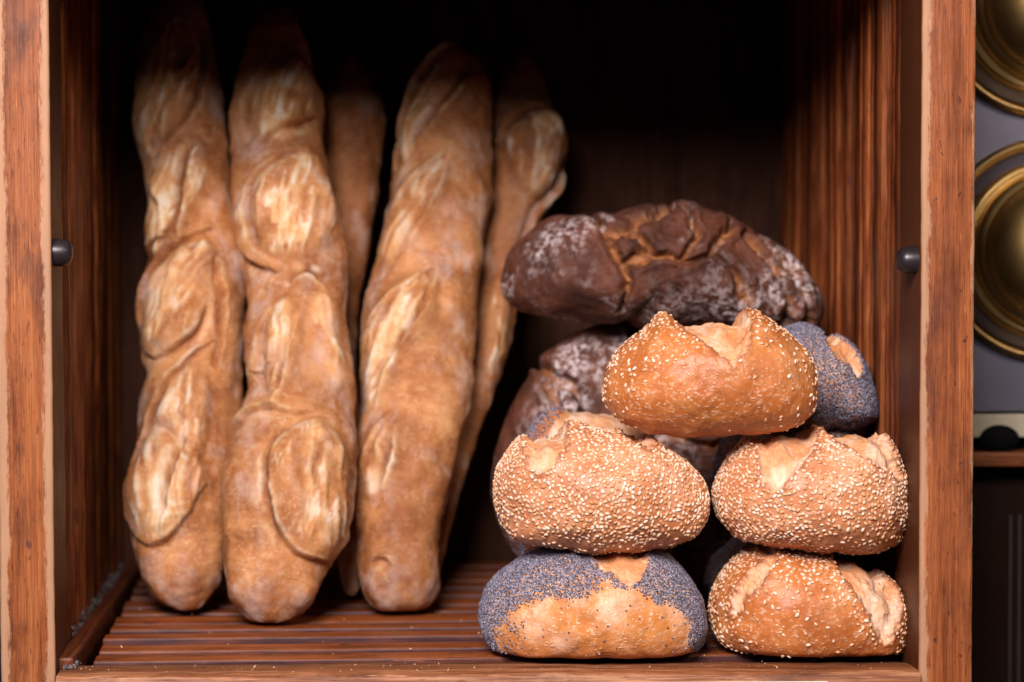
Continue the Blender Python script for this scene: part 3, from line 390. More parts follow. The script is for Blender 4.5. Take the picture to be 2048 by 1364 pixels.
def batten(side, y, wd, k):
    """moulded vertical board: two beads and a hollow, standing off the side board"""
    pr = [(0, 0), (.0035, .0004), (.0050, .0022), (.0048, .0045), (.0036, .0060), (.0040, .0075)]
    pr += [(.0046, .0090), (.0048, wd*.5), (.0046, wd-.0065), (.0036, wd-.0052), (.0048, wd-.0036), (.0050, wd-.0016), (.0035, wd-.0004), (0, wd)]
    pr = np.array(pr); m = 60; z = np.linspace(ZB+.002, ZT-.002, m)
    h = pr[:, 0]*1.75*(1+.15*math.sin(k*2.1)); crown = np.array([0, .2, 1, .5, 0, .1, .35, .15, .35, 0, .5, 1, .2, 0])
    V = np.zeros((m, len(pr), 3)); V[..., 0] = h*side; V[..., 1] = pr[:, 1]; V[..., 2] = z[:, None]
    W = V.reshape(-1, 3); W[:, 0] += fbm(W+[0, y, k], 40, 3, k)*.0005; W[:, 1] += fbm(W+[3, y, k], 30, 2, k)*.0004
    i = np.arange(m*len(pr)).reshape(m, len(pr)); F = np.stack([i[:-1, :-1], i[:-1, 1:], i[1:, 1:], i[1:, :-1]], -1).reshape(-1, 4)
    if side > 0: F = F[:, ::-1]
    o = np_mesh('batten', W, F, M['batten'], cab, edge=np.tile(crown, m)); o.location = (-.1499 if side > 0 else .2809, y, 0)
    return o
y = .048; k = 0
while y < YB-.02:
    wd = (.026, .0205, .031, .024, .0285, .022, .026)[k % 7]
    batten(1, y, wd-.0012, k); batten(-1, y, wd-.0012, k+31); y += wd; k += 1
add_box('back_panel', (-.162, .2946, YB+.001, YB+.012, ZB, ZT), M['board'], cab)
add_box('top_board', (-.162, .2946, .0, YB+.012, ZT+.001, ZT+.02), M['board'], cab)
add_box('shade_rail', (-.1380, .2690, .001, .020, .350, ZT), M['sill'], cab)  # added out of view to shade the upper interior
add_box('bottom_board', (-.149, .2805, .0, YB, -.045, -.035), M['board'], cab)
def sill():
    x = np.linspace(-.1375, .2690, 160)
    pr = np.array([(.0290, -.03), (.0290, -.0040), (.0280, -.0026), (.014, -.0018), (-.0015, -.0019), (-.0035, -.0026), (-.0046, -.0045), (-.0048, -.012), (-.0048, -.034)])
    V = np.zeros((len(x), len(pr), 3)); V[..., 0] = x[:, None]; V[..., 1] = pr[:, 0]; V[..., 2] = pr[:, 1]
    W = V.reshape(-1, 3); W[:, 2] += fbm(W, 60, 4, 9)*.0005-(.0010*np.sin((W[:, 0]+.137)/.407*math.pi)*-.6)
    W[:, 1] += fbm(W, 50, 4, 19)*.0005
    i = np.arange(len(x)*len(pr)).reshape(len(x), len(pr)); F = np.stack([i[:-1, :-1], i[:-1, 1:], i[1:, 1:], i[1:, :-1]], -1).reshape(-1, 4)
    return np_mesh('sill', W, F[:, ::-1], M['sill'], cab)
sill()
add_box('label_strip', (.066, .225, -.0062, -.0050, -.030, -.0058), M['label'], cab, .0003)
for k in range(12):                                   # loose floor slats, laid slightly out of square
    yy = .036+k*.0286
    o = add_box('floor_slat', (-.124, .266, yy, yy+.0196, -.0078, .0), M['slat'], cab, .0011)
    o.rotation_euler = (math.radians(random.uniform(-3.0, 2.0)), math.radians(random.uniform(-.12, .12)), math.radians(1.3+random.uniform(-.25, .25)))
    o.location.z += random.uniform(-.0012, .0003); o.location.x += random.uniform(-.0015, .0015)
for xx in (-.085, .07, .225): add_box('slat_bearer', (xx-.009, xx+.009, .032, YB-.004, -.034, -.0085), M['board'], cab)
o = add_box('floor_rail', (-.1370, -.1290, .016, .37, -.010, .0035), M['rail'], cab, .0015)
o.rotation_euler = (0, 0, math.radians(-.8))
add_box('floor_rail', (.2705, .2785, .05, .37, -.010, .0030), M['rail'], cab, .0015)
pegp = [(.0001, .0092), (.0022, .0091), (.0042, .0084), (.0056, .0070), (.0063, .0050), (.0066, .0), ]
for sx, xx, zz in (('x', -.1384, .1972), ('-x', .2697, .1916)):
    p_ = lathe('peg', [(a*1.02, b) for a, b in pegp], M['peg'], cab, (xx, .012, zz), 40, sx)

# lint swept into the corner and crumbs on the wood
def flakes(name, pts, size, mat, label, cat, flat=.3):
    V = []; F = []
    for p in pts:
        s = size*(.4+1.2*rng.random()**2); q = rng.normal(size=(3, 3)); q, _ = np.linalg.qr(q)
        b = len(V); t = (np.array([(1, 0, 0), (0, 1, 0), (-1, 0, 0), (0, -1, 0), (0, 0, 1), (0, 0, -1)])*[1, .6, flat]*(.7+.6*rng.random((6, 1)))*s)@q
        V += [tuple(v+p) for v in t]
        F += [(b, b+1, b+4, b+4), (b+1, b+2, b+4, b+4), (b+2, b+3, b+4, b+4), (b+3, b, b+4, b+4), (b+1, b, b+5, b+5), (b+2, b+1, b+5, b+5), (b+3, b+2, b+5, b+5), (b, b+3, b+5, b+5)]
    me = bpy.data.meshes.new(name); me.from_pydata([tuple(map(float, v)) for v in V], [], [f[:3] for f in F]); me.materials.append(mat)
    o = link(name, me); o['label'] = label; o['category'] = cat; o['kind'] = 'stuff'
    return o
n_ = 650; t = rng.random(n_)
pts = np.stack([-.1405+rng.normal(0, .0022, n_), .05+t*.29, -.001+np.abs(rng.normal(0, .0030, n_))*(.5+.8*np.abs(np.sin(t*17)))], 1)
pts[:, 0] = np.clip(pts[:, 0], -.1448, -.1350)
pts2 = np.stack([-.1335+rng.normal(0, .0016, 160), .012+rng.random(160)*.016, -.0012+np.abs(rng.normal(0, .0008, 160))], 1)
flakes('lint', np.concatenate([pts, pts2]), .0010, M['lint'], 'grey lint and dust piled along the left floor rail of the cabinet', 'lint')
n_ = 90
pts = np.stack([-.13+rng.random(n_)*.39, rng.random(n_)*.024, np.full(n_, -.0012)+rng.random(n_)*.0003], 1)
pts = np.concatenate([pts, np.stack([-.12+rng.random(50)*.37, .03+rng.random(50)**1.5*.16, np.full(50, .0004)], 1)])
flakes('bread_crumbs', pts, .00055, M['crumbs'], 'tiny crumbs scattered over the worn front sill and floor slats', 'crumbs', .6)

# ------------------------------------------------------------------ loaf bodies
CS = {}
def loaf_surface(shape, depth, n, p=2.3, lumps=.0022, seed=0, flat_z=None, front_bias=0, rim=1.0, lip=1.6, dep=4.0):
    """body whose outline in elevation is the measured one and whose plan is a superellipse of the given half depth"""
    if n not in CS: CS[n] = cube_sphere(n)
    D, F = CS[n]; D = D.copy()
    out = np.array(shape['outline'], float)/1000; ctr = np.array([(out[:, 0].max()+out[:, 0].min())/2, (out[:, 1].max()+out[:, 1].min())/2])
    q = out-ctr; ang = np.arctan2(q[:, 1], q[:, 0]); rad = np.hypot(*q.T); o = np.argsort(ang); ang, rad = ang[o], rad[o]
    A = np.concatenate([ang-2*math.pi, ang, ang+2*math.pi]); Rr = np.tile(rad, 3)
    tg = np.linspace(-math.pi, math.pi, 721); rg = np.interp(tg, A, Rr)
    ker = np.exp(-np.linspace(-2.2, 2.2, 25)**2); ker /= ker.sum(); rg = np.convolve(np.concatenate([rg[-13:-1], rg, rg[1:13]]), ker, 'valid')
    b = np.arctan2(D[:, 2], D[:, 0]); r = np.interp(b, tg, rg)
    sy = np.abs(D[:, 1]); s_ = np.hypot(D[:, 0], D[:, 2])
    k = (s_**p+sy**p)**(-1/p); s_ = s_*k; yy = np.sign(D[:, 1])*sy*k
    V = np.stack([ctr[0]+r*s_*np.cos(b), depth*yy, ctr[1]+r*s_*np.sin(b)], 1)
    # rounder plan: the front swells more at mid height than at the crown
    N = vnormals(V, F)
    sil = 1-.6*np.exp(-((np.abs(N[:, 1]))/.15)**2)
    V = V+N*(fbm(V+seed, 28, 3, seed)*lumps*sil)[:, None]
    return V, F, vnormals(V, F)
def floor_clamp(V, loc, z=.0004):
    zz = V[:, 2]+loc[2]; lo = z+.004
    V[:, 2] = np.where(zz < lo, lo-.004*(1-np.exp(-(lo-zz)/.004))-loc[2], V[:, 2])
    return V
def open_cuts(V, N, F, shape, seed, dep=3.6, lip=1.4, fib=1.0):
    P = V[:, [0, 2]]*1000
    sd = np.full(len(V), -99.0); reg = np.zeros(len(V), int)
    nz = fbm(V, 220, 3, seed+40)*1.3+fbm(V, 700, 2, seed+43)*.5
    for i, poly in enumerate(shape.get('openings', ())):
        s = sd_poly(P, poly)+nz; reg = np.where((s > sd) & (s > 0), i+1, reg); sd = np.maximum(sd, s)
    back = sstep(.012, .030, V[:, 1]); sd = sd-back*40*0
    topw = np.clip(N[:, 2]*1.0+.55, .15, 1)
    off = -dep*sstep(-.2, 3.2, sd)+dep*.55*sstep(4, 13, sd)
    off += np.where(sd < 0, lip*np.exp(np.minimum(sd, 0)/3.2), 0)*topw
    W = V.copy(); Q = V*[1, .6, .32]
    ins = sstep(0, 2, sd)
    off += ins*fib*(fbm(Q, 330, 3, seed+50)*.45+fbm(V*[1, 1, .5], 90, 2, seed+51)*1.0)
    W += N*(off/1000)[:, None]
    for hx, hz, hh, sg in shape.get('horns', ()):
        g = np.exp(-(((P[:, 0]-hx)/sg)**2+((P[:, 1]-hz)/(sg*1.3))**2))*np.exp(-(V[:, 1]/.022)**2)
        g *= 1-.85*sstep(-1, 3, sd)
        W[:, 2] += g*hh/1000
    return W, sd, reg, sstep(-.35, .5, sd)
def components(F, mask, nv, least=40):
    """0 outside, 1.. for each connected patch of masked faces"""
    lab = np.arange(nv); f = F[mask]
    for _ in range(400):
        m = lab[f].min(1); new = lab.copy(); np.minimum.at(new, f.ravel(), np.repeat(m, 4)); new = new[new]
        if (new == lab).all(): break
        lab = new
    fl = lab[f[:, 0]]; reg = np.zeros(len(F), int); ids, cnt = np.unique(fl, return_counts=True); k = 0; r_ = np.zeros(len(f), int)
    for i, c in zip(ids, cnt):
        if c >= least: k += 1; r_[fl == i] = k
    reg[mask] = r_
    return reg, k
def face_reg(F, reg): return np.max(reg[F], axis=1)*(np.min((reg[F] > 0), axis=1))

# ------------------------------------------------------------------ seeds
def seed_mesh(L, Wd, T, rings=4, k=7, tip=.35):
    V = [(-L/2, 0, 0)]; F = []
    for i in range(1, rings+1):
        t = i/(rings+1); x = -L/2+L*t; w = math.sin(math.pi*t)**.75*(1-tip*(t-.35) if t > .35 else 1)
        for j in range(k):
            a = 2*math.pi*j/k; V.append((x, Wd/2*w*math.cos(a), T/2*w*math.sin(a)))
    V.append((L/2, 0, 0)); e = len(V)-1
    for j in range(k):
        F.append((0, 1+(j+1) % k, 1+j)); F.append((e, 1+(rings-1)*k+j, 1+(rings-1)*k+(j+1) % k))
        for i in range(rings-1):
            a, b = 1+i*k+j, 1+i*k+(j+1) % k; F.append((a, b, b+k)); F.append((a, b+k, a+k))
    return np.array(V), np.array(F)
def scatter(V, F, N, dens, count, mind, rg, quick=False):
    T = np.concatenate([F[:, [0, 1, 2]], F[:, [0, 2, 3]]])
    ar = np.linalg.norm(np.cross(V[T[:, 1]]-V[T[:, 0]], V[T[:, 2]]-V[T[:, 0]]), axis=1)*np.maximum(dens[T].mean(1), 0)
    pick = rg.choice(len(T), size=count, p=ar/ar.sum()); u, v = rg.random(count), rg.random(count); s = np.sqrt(u)
    B = np.stack([1-s, s*(1-v), s*v], 1)[..., None]
    P = (V[T[pick]]*B).sum(1); Nn = (N[T[pick]]*B).sum(1); Nn /= np.linalg.norm(Nn, axis=1)[:, None]
    if quick:                                            # one seed to a cell
        _, keep = np.unique(np.floor(P/mind).astype(np.int64), axis=0, return_index=True); return P[keep], Nn[keep]
    keep = []; grid = {}
    for i, p in enumerate(P):
        c = tuple((p//mind).astype(int)); ok = True
        for dx in (-1, 0, 1):
            for dy in (-1, 0, 1):
                for dz in (-1, 0, 1):
                    for j in grid.get((c[0]+dx, c[1]+dy, c[2]+dz), ()):
                        if ((P[j]-p)**2).sum() < mind*mind: ok = False
        if ok: grid.setdefault(c, []).append(i); keep.append(i)
    return P[keep], Nn[keep]
def frames(Nn, rg, tilt=.18):
    n = Nn+rg.normal(0, tilt, Nn.shape); n /= np.linalg.norm(n, axis=1)[:, None]
    a = rg.normal(size=n.shape); a -= n*(a*n).sum(1)[:, None]; a /= np.linalg.norm(a, axis=1)[:, None]
    return a, np.cross(n, a), n
SEED_V, SEED_F = seed_mesh(.0029, .0018, .0010)
def shared_seed():
    me = bpy.data.meshes.new('sesame_seed'); me.from_pydata(SEED_V.tolist(), [], SEED_F.tolist())
    for p in me.polygons: p.use_smooth = True
    me.materials.append(M['sesame']); return me
SEED_ME = shared_seed()
def joined(name, SV, SF, P, A, B, Nn, sc, mat, parent, lift):
    X = P[:, None]+sc[:, None, None]*(SV[None, :, 0:1]*A[:, None]+SV[None, :, 1:2]*B[:, None]+SV[None, :, 2:3]*Nn[:, None])+lift*Nn[:, None]
    F = SF[None]+(np.arange(len(P))*len(SV))[:, None, None]
    o = np_mesh(name, X.reshape(-1, 3), F.reshape(-1, 3), mat, parent); o['kind'] = 'stuff'
    return o
def put_sesame(V, F, N, dens, count, mind, parent, seed):
    rg = np.random.default_rng(seed); P, Nn = scatter(V, F, N, dens, count, mind, rg)
    A, B, C_ = frames(Nn, rg); sc = rg.uniform(.72, 1.12, len(P)); lift = .00022
    o = np.argsort(Nn[:, 1]); near, far = o[:300], o[300:]       # those that face the front show largest
    for i in near:
        s = link('sesame_seed', SEED_ME, parent)
        m = np.eye(4); m[:3, 0] = A[i]*sc[i]; m[:3, 1] = B[i]*sc[i]; m[:3, 2] = C_[i]*sc[i]; m[:3, 3] = P[i]+C_[i]*lift
        s.matrix_basis = Matrix(m.tolist())
    if len(far): joined('sesame_coating', SEED_V, SEED_F, P[far], A[far], B[far], C_[far], sc[far], M['sesame'], parent, lift)
POP_V, POP_F = seed_mesh(.00125, .00095, .0009, 2, 5, .1)
def put_poppy(V, F, N, dens, count, mind, parent, seed):
    rg = np.random.default_rng(seed); dens = dens*np.where(N[:, 1] < .35, 1, .12)*np.where(N[:, 2] < -.75, .1, 1)
    P, Nn = scatter(V, F, N, dens, count, mind, rg, True)
    A, B, C_ = frames(Nn, rg, .4); sc = rg.uniform(.75, 1.15, len(P))
    joined('poppy_seed_coating', POP_V, POP_F, P, A, B, C_, sc, M['poppy'], parent, .0002)

# ------------------------------------------------------------------ rolls
def roll(key, label, group, mat, kind, depth=.043, n=96, seed=1, dens=None, count=2000, mind=.0022, bake=None, dep=3.6, lip=1.4, p=2.3, floor=False, name='sesame_roll'):
    sh = SHAPES[key]; V, F, N = loaf_surface(sh, depth, n, p, seed=seed)
    W, sd, reg, crumb = open_cuts(V, N, F, sh, seed, dep, lip)
    W += N*(fbm(V, 160, 3, seed+9)*.00035)[:, None]
    if floor: W = floor_clamp(W, sh['loc'])
    bk = np.zeros(len(V)) if bake is None else np.clip(bake(V*1000, N, seed), 0, 1)
    bk = np.maximum(bk, .75*np.exp(-((sd+.3)/.9)**2))*(1-sstep(.3, 1.6, sd))
    t = thing(name, label, 'bread roll', sh['loc'], group)
    k = len(sh.get('openings', ()))
    N2, _ = split_mesh(W, F, face_reg(F, reg), ['crust']+['split']*k, [M[mat]]*(k+1), t, crumb=crumb, bake=bk)
    dn = np.clip(dens(V*1000, N, seed), 0, 1)*(sd < -.6)
    (put_sesame if kind == 's' else put_poppy)(W, F, N2, dn, count, mind, t, seed)
    return t
nz = lambda v, f, s: fbm(v/1000, f, 3, s)
SG = 'sesame rolls stacked at the front'; PG = 'poppy seed rolls in the cabinet'
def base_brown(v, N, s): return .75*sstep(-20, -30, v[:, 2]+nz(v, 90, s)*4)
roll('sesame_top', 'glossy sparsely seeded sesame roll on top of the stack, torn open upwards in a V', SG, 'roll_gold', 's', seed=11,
     dens=lambda v, N, s: .012+.26*sstep(4, 16, v[:, 2]+nz(v, 60, s)*8)*sstep(-2, -22, v[:, 0])+.10*sstep(8, 20, v[:, 2]+nz(v, 80, s)*8)+.35*sstep(-30, -46, v[:, 0]+nz(v, 80, s)*8)+.30*sstep(24, 42, v[:, 0]+nz(v, 60, s+3)*12)+.5*sstep(18, 26, v[:, 2]),
     count=760, mind=.0017, bake=lambda v, N, s: .55*np.exp(-((v[:, 2]-2)/9)**2-((v[:, 0]-8)/38)**2)*(.55+.8*nz(v, 55, s))+base_brown(v, N, s)*.5, lip=1.0)
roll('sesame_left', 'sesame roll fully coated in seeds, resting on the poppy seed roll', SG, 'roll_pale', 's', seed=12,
     dens=lambda v, N, s: .95*sstep(-22, -11, v[:, 2]+nz(v, 70, s)*6)*(.66+.5*nz(v, 45, s+5))+.05, count=9000, mind=.00172,
     bake=lambda v, N, s: .35*np.exp(-((v[:, 2]-6)/9)**2-((v[:, 0]+12)/16)**2)+base_brown(v, N, s))
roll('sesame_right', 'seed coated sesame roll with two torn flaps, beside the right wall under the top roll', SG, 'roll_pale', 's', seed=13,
     dens=lambda v, N, s: .85*sstep(-22, -8, v[:, 2]+nz(v, 60, s)*8-np.clip(v[:, 0], 0, 60)*.16)*(.66+.5*nz(v, 45, s+5))+.05, count=7000, mind=.00172,
     bake=lambda v, N, s: base_brown(v, N, s)*.9)
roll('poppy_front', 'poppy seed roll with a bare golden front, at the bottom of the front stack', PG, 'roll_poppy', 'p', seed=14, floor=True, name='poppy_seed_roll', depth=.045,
     dens=lambda v, N, s: sstep(-1.5, 3.5, sd_poly(v[:, [0, 2]], [(-70, 60), (-70, -30), (-50, -24), (-49, -5), (-40, 6), (-28, 13), (-12, 12), (2, 17), (22, 14), (34, 4), (42, -6), (50, -24), (70, -30), (70, 60)])+nz(v, 90, s)*3.0+12*sstep(.3, .8, N[:, 1]))*(.85+.35*nz(v, 80, s+3))+.0016+.035*np.exp(-((v[:, 0]+46)/6)**2),
     count=60000, mind=.00078, bake=lambda v, N, s: base_brown(v, N, s)*.8+.3*np.exp(-((v[:, 2]+20)/6)**2), lip=.9, dep=2.6)
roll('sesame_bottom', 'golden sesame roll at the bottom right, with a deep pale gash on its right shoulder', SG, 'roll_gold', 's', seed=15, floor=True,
     dens=lambda v, N, s: .04+.8*sstep(8, 18, v[:, 2]+nz(v, 60, s)*6-(np.abs(v[:, 0]+5)-20)*.05)+.55*sstep(-33, -44, v[:, 0]+nz(v, 80, s)*5)+.6*np.exp(-((sd_poly(v[:, [0, 2]], SHAPES['sesame_bottom']['openings'][0])+4)/4)**2)*sstep(-14, -4, v[:, 2])+.5*sstep(34, 42, v[:, 0]),
     count=2000, mind=.0018, bake=lambda v, N, s: .45*np.exp(-((v[:, 2]+1)/10)**2-((v[:, 0]-2)/22)**2)*(.6+.8*nz(v, 60, s))+base_brown(v, N, s)*.6)
full = lambda v, N, s: .9+.2*nz(v, 60, s)
roll('poppy_leaning', 'poppy seed roll behind the top sesame roll, against the right wall', PG, 'roll_poppy', 'p', seed=16, depth=.038, n=70, dens=full, count=70000, mind=.00080, name='poppy_seed_roll')
roll('poppy_under', 'poppy seed roll mostly hidden behind the right hand sesame rolls', PG, 'roll_poppy', 'p', seed=17, depth=.036, n=50, dens=full, count=14000, mind=.00095, name='poppy_seed_roll')
roll('poppy_low', 'poppy seed roll on the floor, its shoulder showing in the gap between the bottom rolls', PG, 'roll_poppy', 'p', seed=18, depth=.036, n=50, dens=full, count=14000, mind=.00095, floor=True, name='poppy_seed_roll')
roll('poppy_edge', 'brown topped poppy seed roll peeping out behind the fully coated sesame roll', PG, 'roll_gold', 'p', seed=19, depth=.032, n=60, dens=full, count=15000, mind=.00092, floor=True, name='poppy_seed_roll',
     bake=lambda v, N, s: np.full(len(v), .3), dep=2, lip=.5)

# ------------------------------------------------------------------ rye loaves
def rye(key, label, depth, seed, flour, n=110, p=2.2, floor=False):
    sh = SHAPES[key]; V, F, N = loaf_surface(sh, depth, n, p, lumps=.0028, seed=seed)
    P = V[:, [0, 2]]*1000; P = P+np.stack([fbm(V, 110, 3, seed+1), fbm(V, 110, 3, seed+2)], 1)*2.4
    d = np.full(len(V), 99.)
    for l in sh['cracks']: d = np.minimum(d, d_line(P, l))
    # the crack is wide and ragged, its plates curl up beside it
    wdt = 2.2+1.6*fbm(V, 60, 2, seed+3); c = 1-sstep(wdt*.6, wdt*1.5, d)
    front = sstep(.012, -.004, V[:, 1]); c = c*np.maximum(front, .2)
    off = -5.5*c+1.8*np.exp(-((d-wdt-3.2)/2.6)**2)*(1-c)+fbm(V, 70, 4, seed+4)*.7+fbm(V, 400, 3, seed+6)*.22
    off += c*fbm(V, 240, 3, seed+5)*1.6
    W = V+N*(off/1000)[:, None]
    if floor: W = floor_clamp(W, sh['loc'])
    t = thing('rye_loaf', label, 'bread loaf', sh['loc'], 'dark rye loaves')
    fl = flour(V*1000, N, seed)
    fr_, k = components(F, (c[F] > .5).all(1), len(V))
    split_mesh(W, F, fr_, ['crust']+['crack']*k, [M['rye']]*(k+1), t, crumb=c, flour=np.clip(fl, 0, 1))
    return t
rye('rye_top', 'dark cracked rye loaf lying on top of the pile at the back', .048, 21,
    lambda v, N, s: .55+.7*sstep(-50, -75, v[:, 0])+.5*nz(v, 30, s)+.4*sstep(45, 70, v[:, 0]))
rye('rye_standing', 'round floury rye loaf standing on edge behind the rolls', .034, 22,
    lambda v, N, s: .55+.75*np.exp(-((v[:, 0]+22)/22)**2-((v[:, 2]-38)/34)**2)*1.5+.3*nz(v, 30, s), floor=True)

# ------------------------------------------------------------------ baguettes
def baguette(key, label, seed, k=.80, m=400, r=190, shadef=None):
    sh = SHAPES[key]; st = np.array(sh['spine']); L = np.concatenate([[0], np.cumsum(np.linalg.norm(np.diff(st[:, :3], axis=0), axis=1))])
    base = st[0, :3].copy(); LT = L[-1]
    u = np.concatenate([(1-np.cos(np.linspace(0, math.pi/2, 26)))*.02, np.linspace(.02, LT-.02, m-50)[1:-1], LT-.02+np.sin(np.linspace(0, math.pi/2, 26))*.02])
    g = lambda a, q: np.interp(q, L, a)
    def smooth(a, q, w=.005):
        return sum(g(a, np.clip(q+o, 0, LT))*c for o, c in ((-w, .25), (0, .5), (w, .25)))
    S3 = np.stack([smooth(st[:, i], u) for i in range(3)], 1)-base; rad = smooth(st[:, 3], u, .003)
    # round the ends off
    e = np.minimum(u, LT-u); rad = rad*np.sqrt(np.clip(1-(1-np.clip(e/.016, 0, 1))**2, 0, 1)); rad = np.maximum(rad, .0002)
    a = np.linspace(0, 2*math.pi, r, endpoint=False)-math.pi/2
    T = np.gradient(S3, axis=0); T /= np.linalg.norm(T, axis=1)[:, None]
    X = np.tile([1., 0, 0], (len(u), 1)); X -= T*(X*T).sum(1)[:, None]; X /= np.linalg.norm(X, axis=1)[:, None]
    Nf = np.cross(T, X); Nf *= np.where(Nf[:, 1:2] > 0, -1, 1)
    ca, sa = np.cos(a), np.sin(a)                        # sa > 0 faces the front
    V = S3[:, None]+rad[:, None, None]*(ca[None, :, None]*X[:, None]+k*sa[None, :, None]*Nf[:, None])
    acr = (rad[:, None]*ca[None]).ravel()*1000; lon = np.repeat(u, r)*1000; fr = np.tile(sa, len(u))
    nn = len(u); i = np.arange(nn*r).reshape(nn, r); F = np.stack([i[:-1], np.roll(i[:-1], -1, 1), np.roll(i[1:], -1, 1), i[1:]], -1).reshape(-1, 4)
    V = V.reshape(-1, 3); N = vnormals(V, F)
    if (N*(V-np.repeat(S3, r, 0))).sum() < 0: F = F[:, ::-1]; N = -N
    P = np.stack([acr, lon], 1); wq = P+np.stack([fbm(V, 45, 2, seed), fbm(V, 45, 2, seed+1)], 1)*1.3
    off = fbm(V, 26, 3, seed+2)*2.6+fbm(V, 120, 3, seed+3)*.55+vnoise(np.stack([acr*.06, lon*.45, fr*2], 1), seed)*.30
    dg = vnoise(np.stack([(acr*.85-lon*.50)/15, (acr*.50+lon*.85)/55, fr*1.5+seed], 1), seed+15)       # dough twisted as it was shaped
    off += dg*1.3
    crumb = np.zeros(len(V)); bake = np.zeros(len(V)); reg = np.zeros(len(V), int); best = np.full(len(V), -99.)
    face = sstep(-.15, .15, fr); inside = np.zeros(len(V))
    for j, (poly, H, G, e) in enumerate(sh['lobes']):
        poly = rounded(poly); s = np.where(fr > -.1, sd_poly(wq, poly), -50); c = poly.mean(0)
        e = np.array(e, float); e /= np.linalg.norm(e); q = wq-c; w_ = .5+.5*(q@e)/np.maximum(np.linalg.norm(q, axis=1), 1e-6)
        b_ = poly-c; ev, evec = np.linalg.eigh(b_.T@b_); ax = evec[:, 1]; al = q@ax; ac = q@evec[:, 0]
        wid = math.sqrt(ev[0]/len(poly))*1.4
        cs = (q@e)/np.maximum(np.linalg.norm(q, axis=1), 1e-6); w_ = sstep(-.05, .75, cs)       # 1 on the side of the ear
        ins = sstep(-1, 12, s); fade = 1-inside*.7
        rag = fbm(V, 130, 3, seed+j+20)*.9; sr = s+rag
        off += face*fade*1.75*H*sstep(-4, 10, s)
        # torn ridges run along the cut
        tw = ac+fbm(V, 30, 2, seed+j)*3.0
        rg_ = vnoise(np.stack([tw/2.6, al/16, np.full(len(V), j*3.1)], 1), seed+7)
        rg2 = vnoise(np.stack([tw/1.1, al/9, np.full(len(V), j*5.7)], 1), seed+8)
        off += face*sstep(0, 6, s)*(rg_*1.2+rg2*.5)
        mid_ = np.exp(-((tw-.1*wid)/(wid*.34))**2)
        off -= face*sstep(0, 6, s)*1.6*mid_*(.6+.6*fbm(V, 50, 2, seed+j+33))
        cr = sstep(.14, .44, rg_*.60+rg2*.45+.50*mid_+fbm(V, 60, 3, seed+j+60)*.35-.02)*sstep(.8, 4, s+rag)
        crumb = np.maximum(crumb, face*cr*(.62+.38*sstep(-.2, .4, fbm(V, 45, 2, seed+j+81))))
        bake = np.maximum(bake, face*ins*.35*sstep(.1, .6, -rg_))
        reg = np.where((s > 0) & (s > best) & (fr > 0), j+1, reg); best = np.maximum(best, s); inside = np.maximum(inside, sstep(-1, 3, s))
    for j, ln in enumerate(sh.get('folds', ())):          # ears: one side of each cut stands up and hangs over the other
        ln = np.array(ln, float)
        for _ in range(2):
            ln = np.concatenate([ln[:1], np.stack([.75*ln[:-1]+.25*ln[1:], .25*ln[:-1]+.75*ln[1:]], 1).reshape(-1, 2), ln[-1:]])
        sl = np.concatenate([[0], np.cumsum(np.linalg.norm(np.diff(ln, axis=0), axis=1))]); best_d = np.full(len(V), 1e9); side = np.zeros(len(V)); u_ = np.zeros(len(V))
        Pq = wq+np.stack([fbm(V, 140, 3, seed+j+101), fbm(V, 140, 3, seed+j+102)], 1)*.7
        for q in range(len(ln)-1):
            e = ln[q+1]-ln[q]; le = max(np.linalg.norm(e), 1e-6); r_ = Pq-ln[q]; t_ = np.clip((r_@e)/le**2, 0, 1); dd = r_-t_[:, None]*e; d_ = np.hypot(*dd.T); m_ = d_ < best_d
            best_d = np.where(m_, d_, best_d); side = np.where(m_, np.sign(e[0]*r_[:, 1]-e[1]*r_[:, 0]), side); u_ = np.where(m_, (sl[q]+t_*le)/sl[-1], u_)
        tp = np.sqrt(np.clip(np.sin(np.pi*np.clip(u_, 0, 1)), 0, 1))*face*(.75+.5*fbm(V, 30, 2, seed+j+110)); d_ = best_d
        up = sstep(-.6, .6, side*d_)
        off += tp*(4.2*np.exp(-d_/4.6)*up-3.8*np.exp(-(d_/2.8)**2)*(1-up)-2.0*np.exp(-(d_/8)**2)*(1-up))
        bake = np.maximum(bake, tp*np.maximum(1.15*np.exp(-(d_/2.3)**2)*(1-up), .25*np.exp(-(d_/4)**2)*up))
        pl = tp*1.0*np.exp(-((d_-1.4)/1.3)**2)*up*sstep(-.3, .2, fbm(V, 55, 3, seed+j+120))
        pl = np.maximum(pl, tp*.9*np.exp(-((d_-5.0)/2.0)**2)*(1-up)*sstep(-.1, .4, fbm(V*[1, 1, .5], 90, 3, seed+j+130)))
        crumb = np.maximum(crumb*(1-tp*np.exp(-(d_/1.8)**2)*(1-up)), pl)
    if shadef is not None: bake = np.maximum(bake, shadef(lon, fr, acr))  # painted shade goes in with the browning
    bake = np.maximum(bake, .42*(1-inside)*sstep(-.5, .4, fbm(V, 28, 3, seed+140)))
    bake = np.maximum(bake, .6*sstep(26, 4, lon+fbm(V, 50, 2, seed+8)*6)); bake = np.clip(bake+fbm(V, 35, 3, seed+12)*.18, 0, 1)
    W = V+N*(off/1000*np.repeat(np.clip(rad/.012, 0, 1), r))[:, None]
    W = floor_clamp(W, base)
    flour = np.clip(.25+.75*np.abs(ca), 0, 1); flour = np.tile(flour, nn)
    t = thing('baguette', label, 'baguette', tuple(float(x) for x in base), 'baguettes leaning in the cabinet')
    kk = len(sh['lobes'])
    split_mesh(W, F, face_reg(F, reg), ['crust']+['score']*kk, [M['bag']]*(kk+1), t, crumb=crumb, bake=bake, flour=flour)
    return t
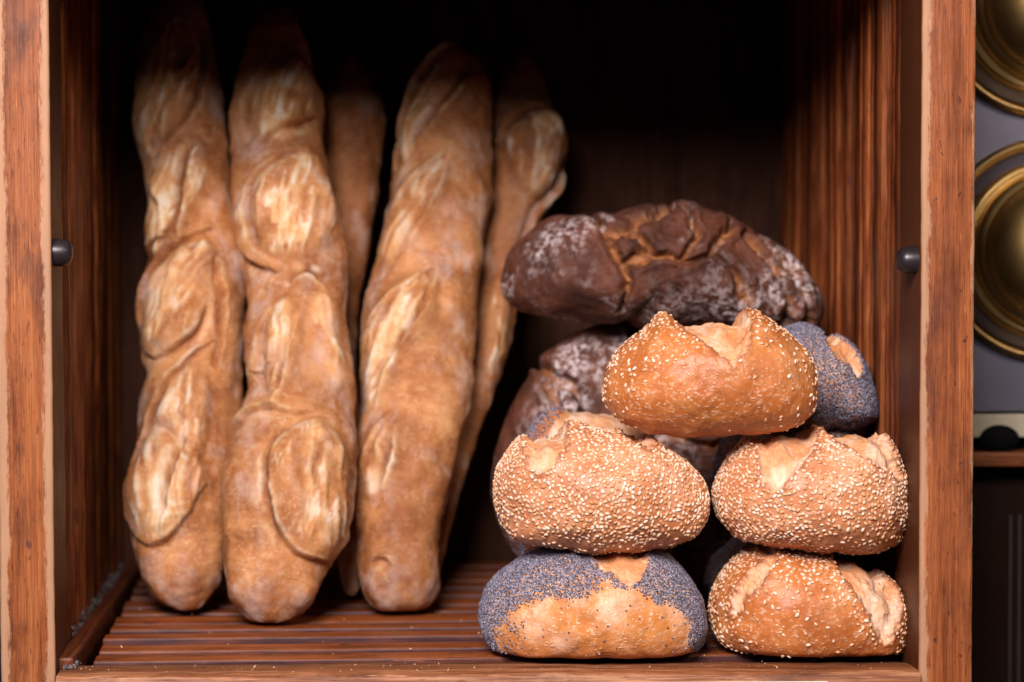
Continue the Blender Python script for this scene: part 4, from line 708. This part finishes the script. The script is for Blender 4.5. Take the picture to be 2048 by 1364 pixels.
baguette('baguette_wall', 'baguette leaning nearest the left wall, opened by a row of narrow scores', 31)
baguette('baguette_tall', 'tall knobbly baguette second from the left, with broad round score flaps', 32)
baguette('baguette_centre', 'smooth baguette third in the front row, slanting right towards its top', 33)
baguette('baguette_behind', 'dark slim baguette standing in the shade behind the knobbly one', 34, m=220, r=110, shadef=lambda l, f, a: np.full(len(l), .62))  # crust darkened all over to stand in for shade
baguette('baguette_bulging', 'baguette at the back with a bulge on its right, half hidden by the centre one', 35, m=240, r=120, shadef=lambda l, f, a: np.full(len(l), .45))  # crust darkened here too, as painted shade

# ------------------------------------------------------------------ steel fronted case to the right
case = thing('brass_fitted_case', 'grey steel fronted case with round brass fittings, right of the bread cabinet', 'case')
add_box('front_plate', (.305, .52, .201, .22, .1050, .50), M['steel'], case, .001)
add_box('pale_strip', (.305, .52, .198, .22, .0912, .1038), M['bone'], case, .0008)
lathe('strip_hole', [(.0110, .0), (.0110, .0006), (.0001, .0007)], M['black'], case, (.3600, .1978, .0902), 40).scale = (1, 1, .72)
add_box('shadow_gap_board', (.305, .52, .212, .22, .0838, .0910), M['black'], case, 0)
add_box('wooden_ledge', (.305, .52, .194, .23, .0752, .0832), M['ledge'], case, .0015)
dr = add_box('lower_door', (.305, .52, .215, .23, -.10, .0740), M['lower'], case, .001)
for xx in (.3705, .3755): add_box('inlay_line', (xx-dr.location.x, xx+.0014-dr.location.x, -.0085, -.0070, -.08, .0590), M['inlay'], dr, 0)
rimp = [(.0550, .0), (.0563, .0044), (.0588, .0064), (.0610, .0055), (.0621, .0024), (.0621, .0)]
domep = [(.0490, .0012), (.0493, .0066), (.0480, .0094), (.0457, .0101), (.0442, .0088), (.0436, .0101), (.0431, .0154), (.0416, .0187), (.0396, .0194), (.0385, .0209)]
domep += [(.0385*math.cos(b), .0209+.0285*math.sin(b)) for b in np.linspace(.05, 1.55, 22)]
for zz, xx in ((.1943, .3865), (.3285, .3846)):
    fl = lathe('brass_fitting', [(.0550, .0002), (.0550, .0014), (.0001, .0014)], M['steel'], case, (xx, .201, zz))
    lathe('flange_ring', rimp, M['brass_dark'], fl, (0, 0, 0)); lathe('dome', domep, M['brass'], fl, (0, 0, 0))
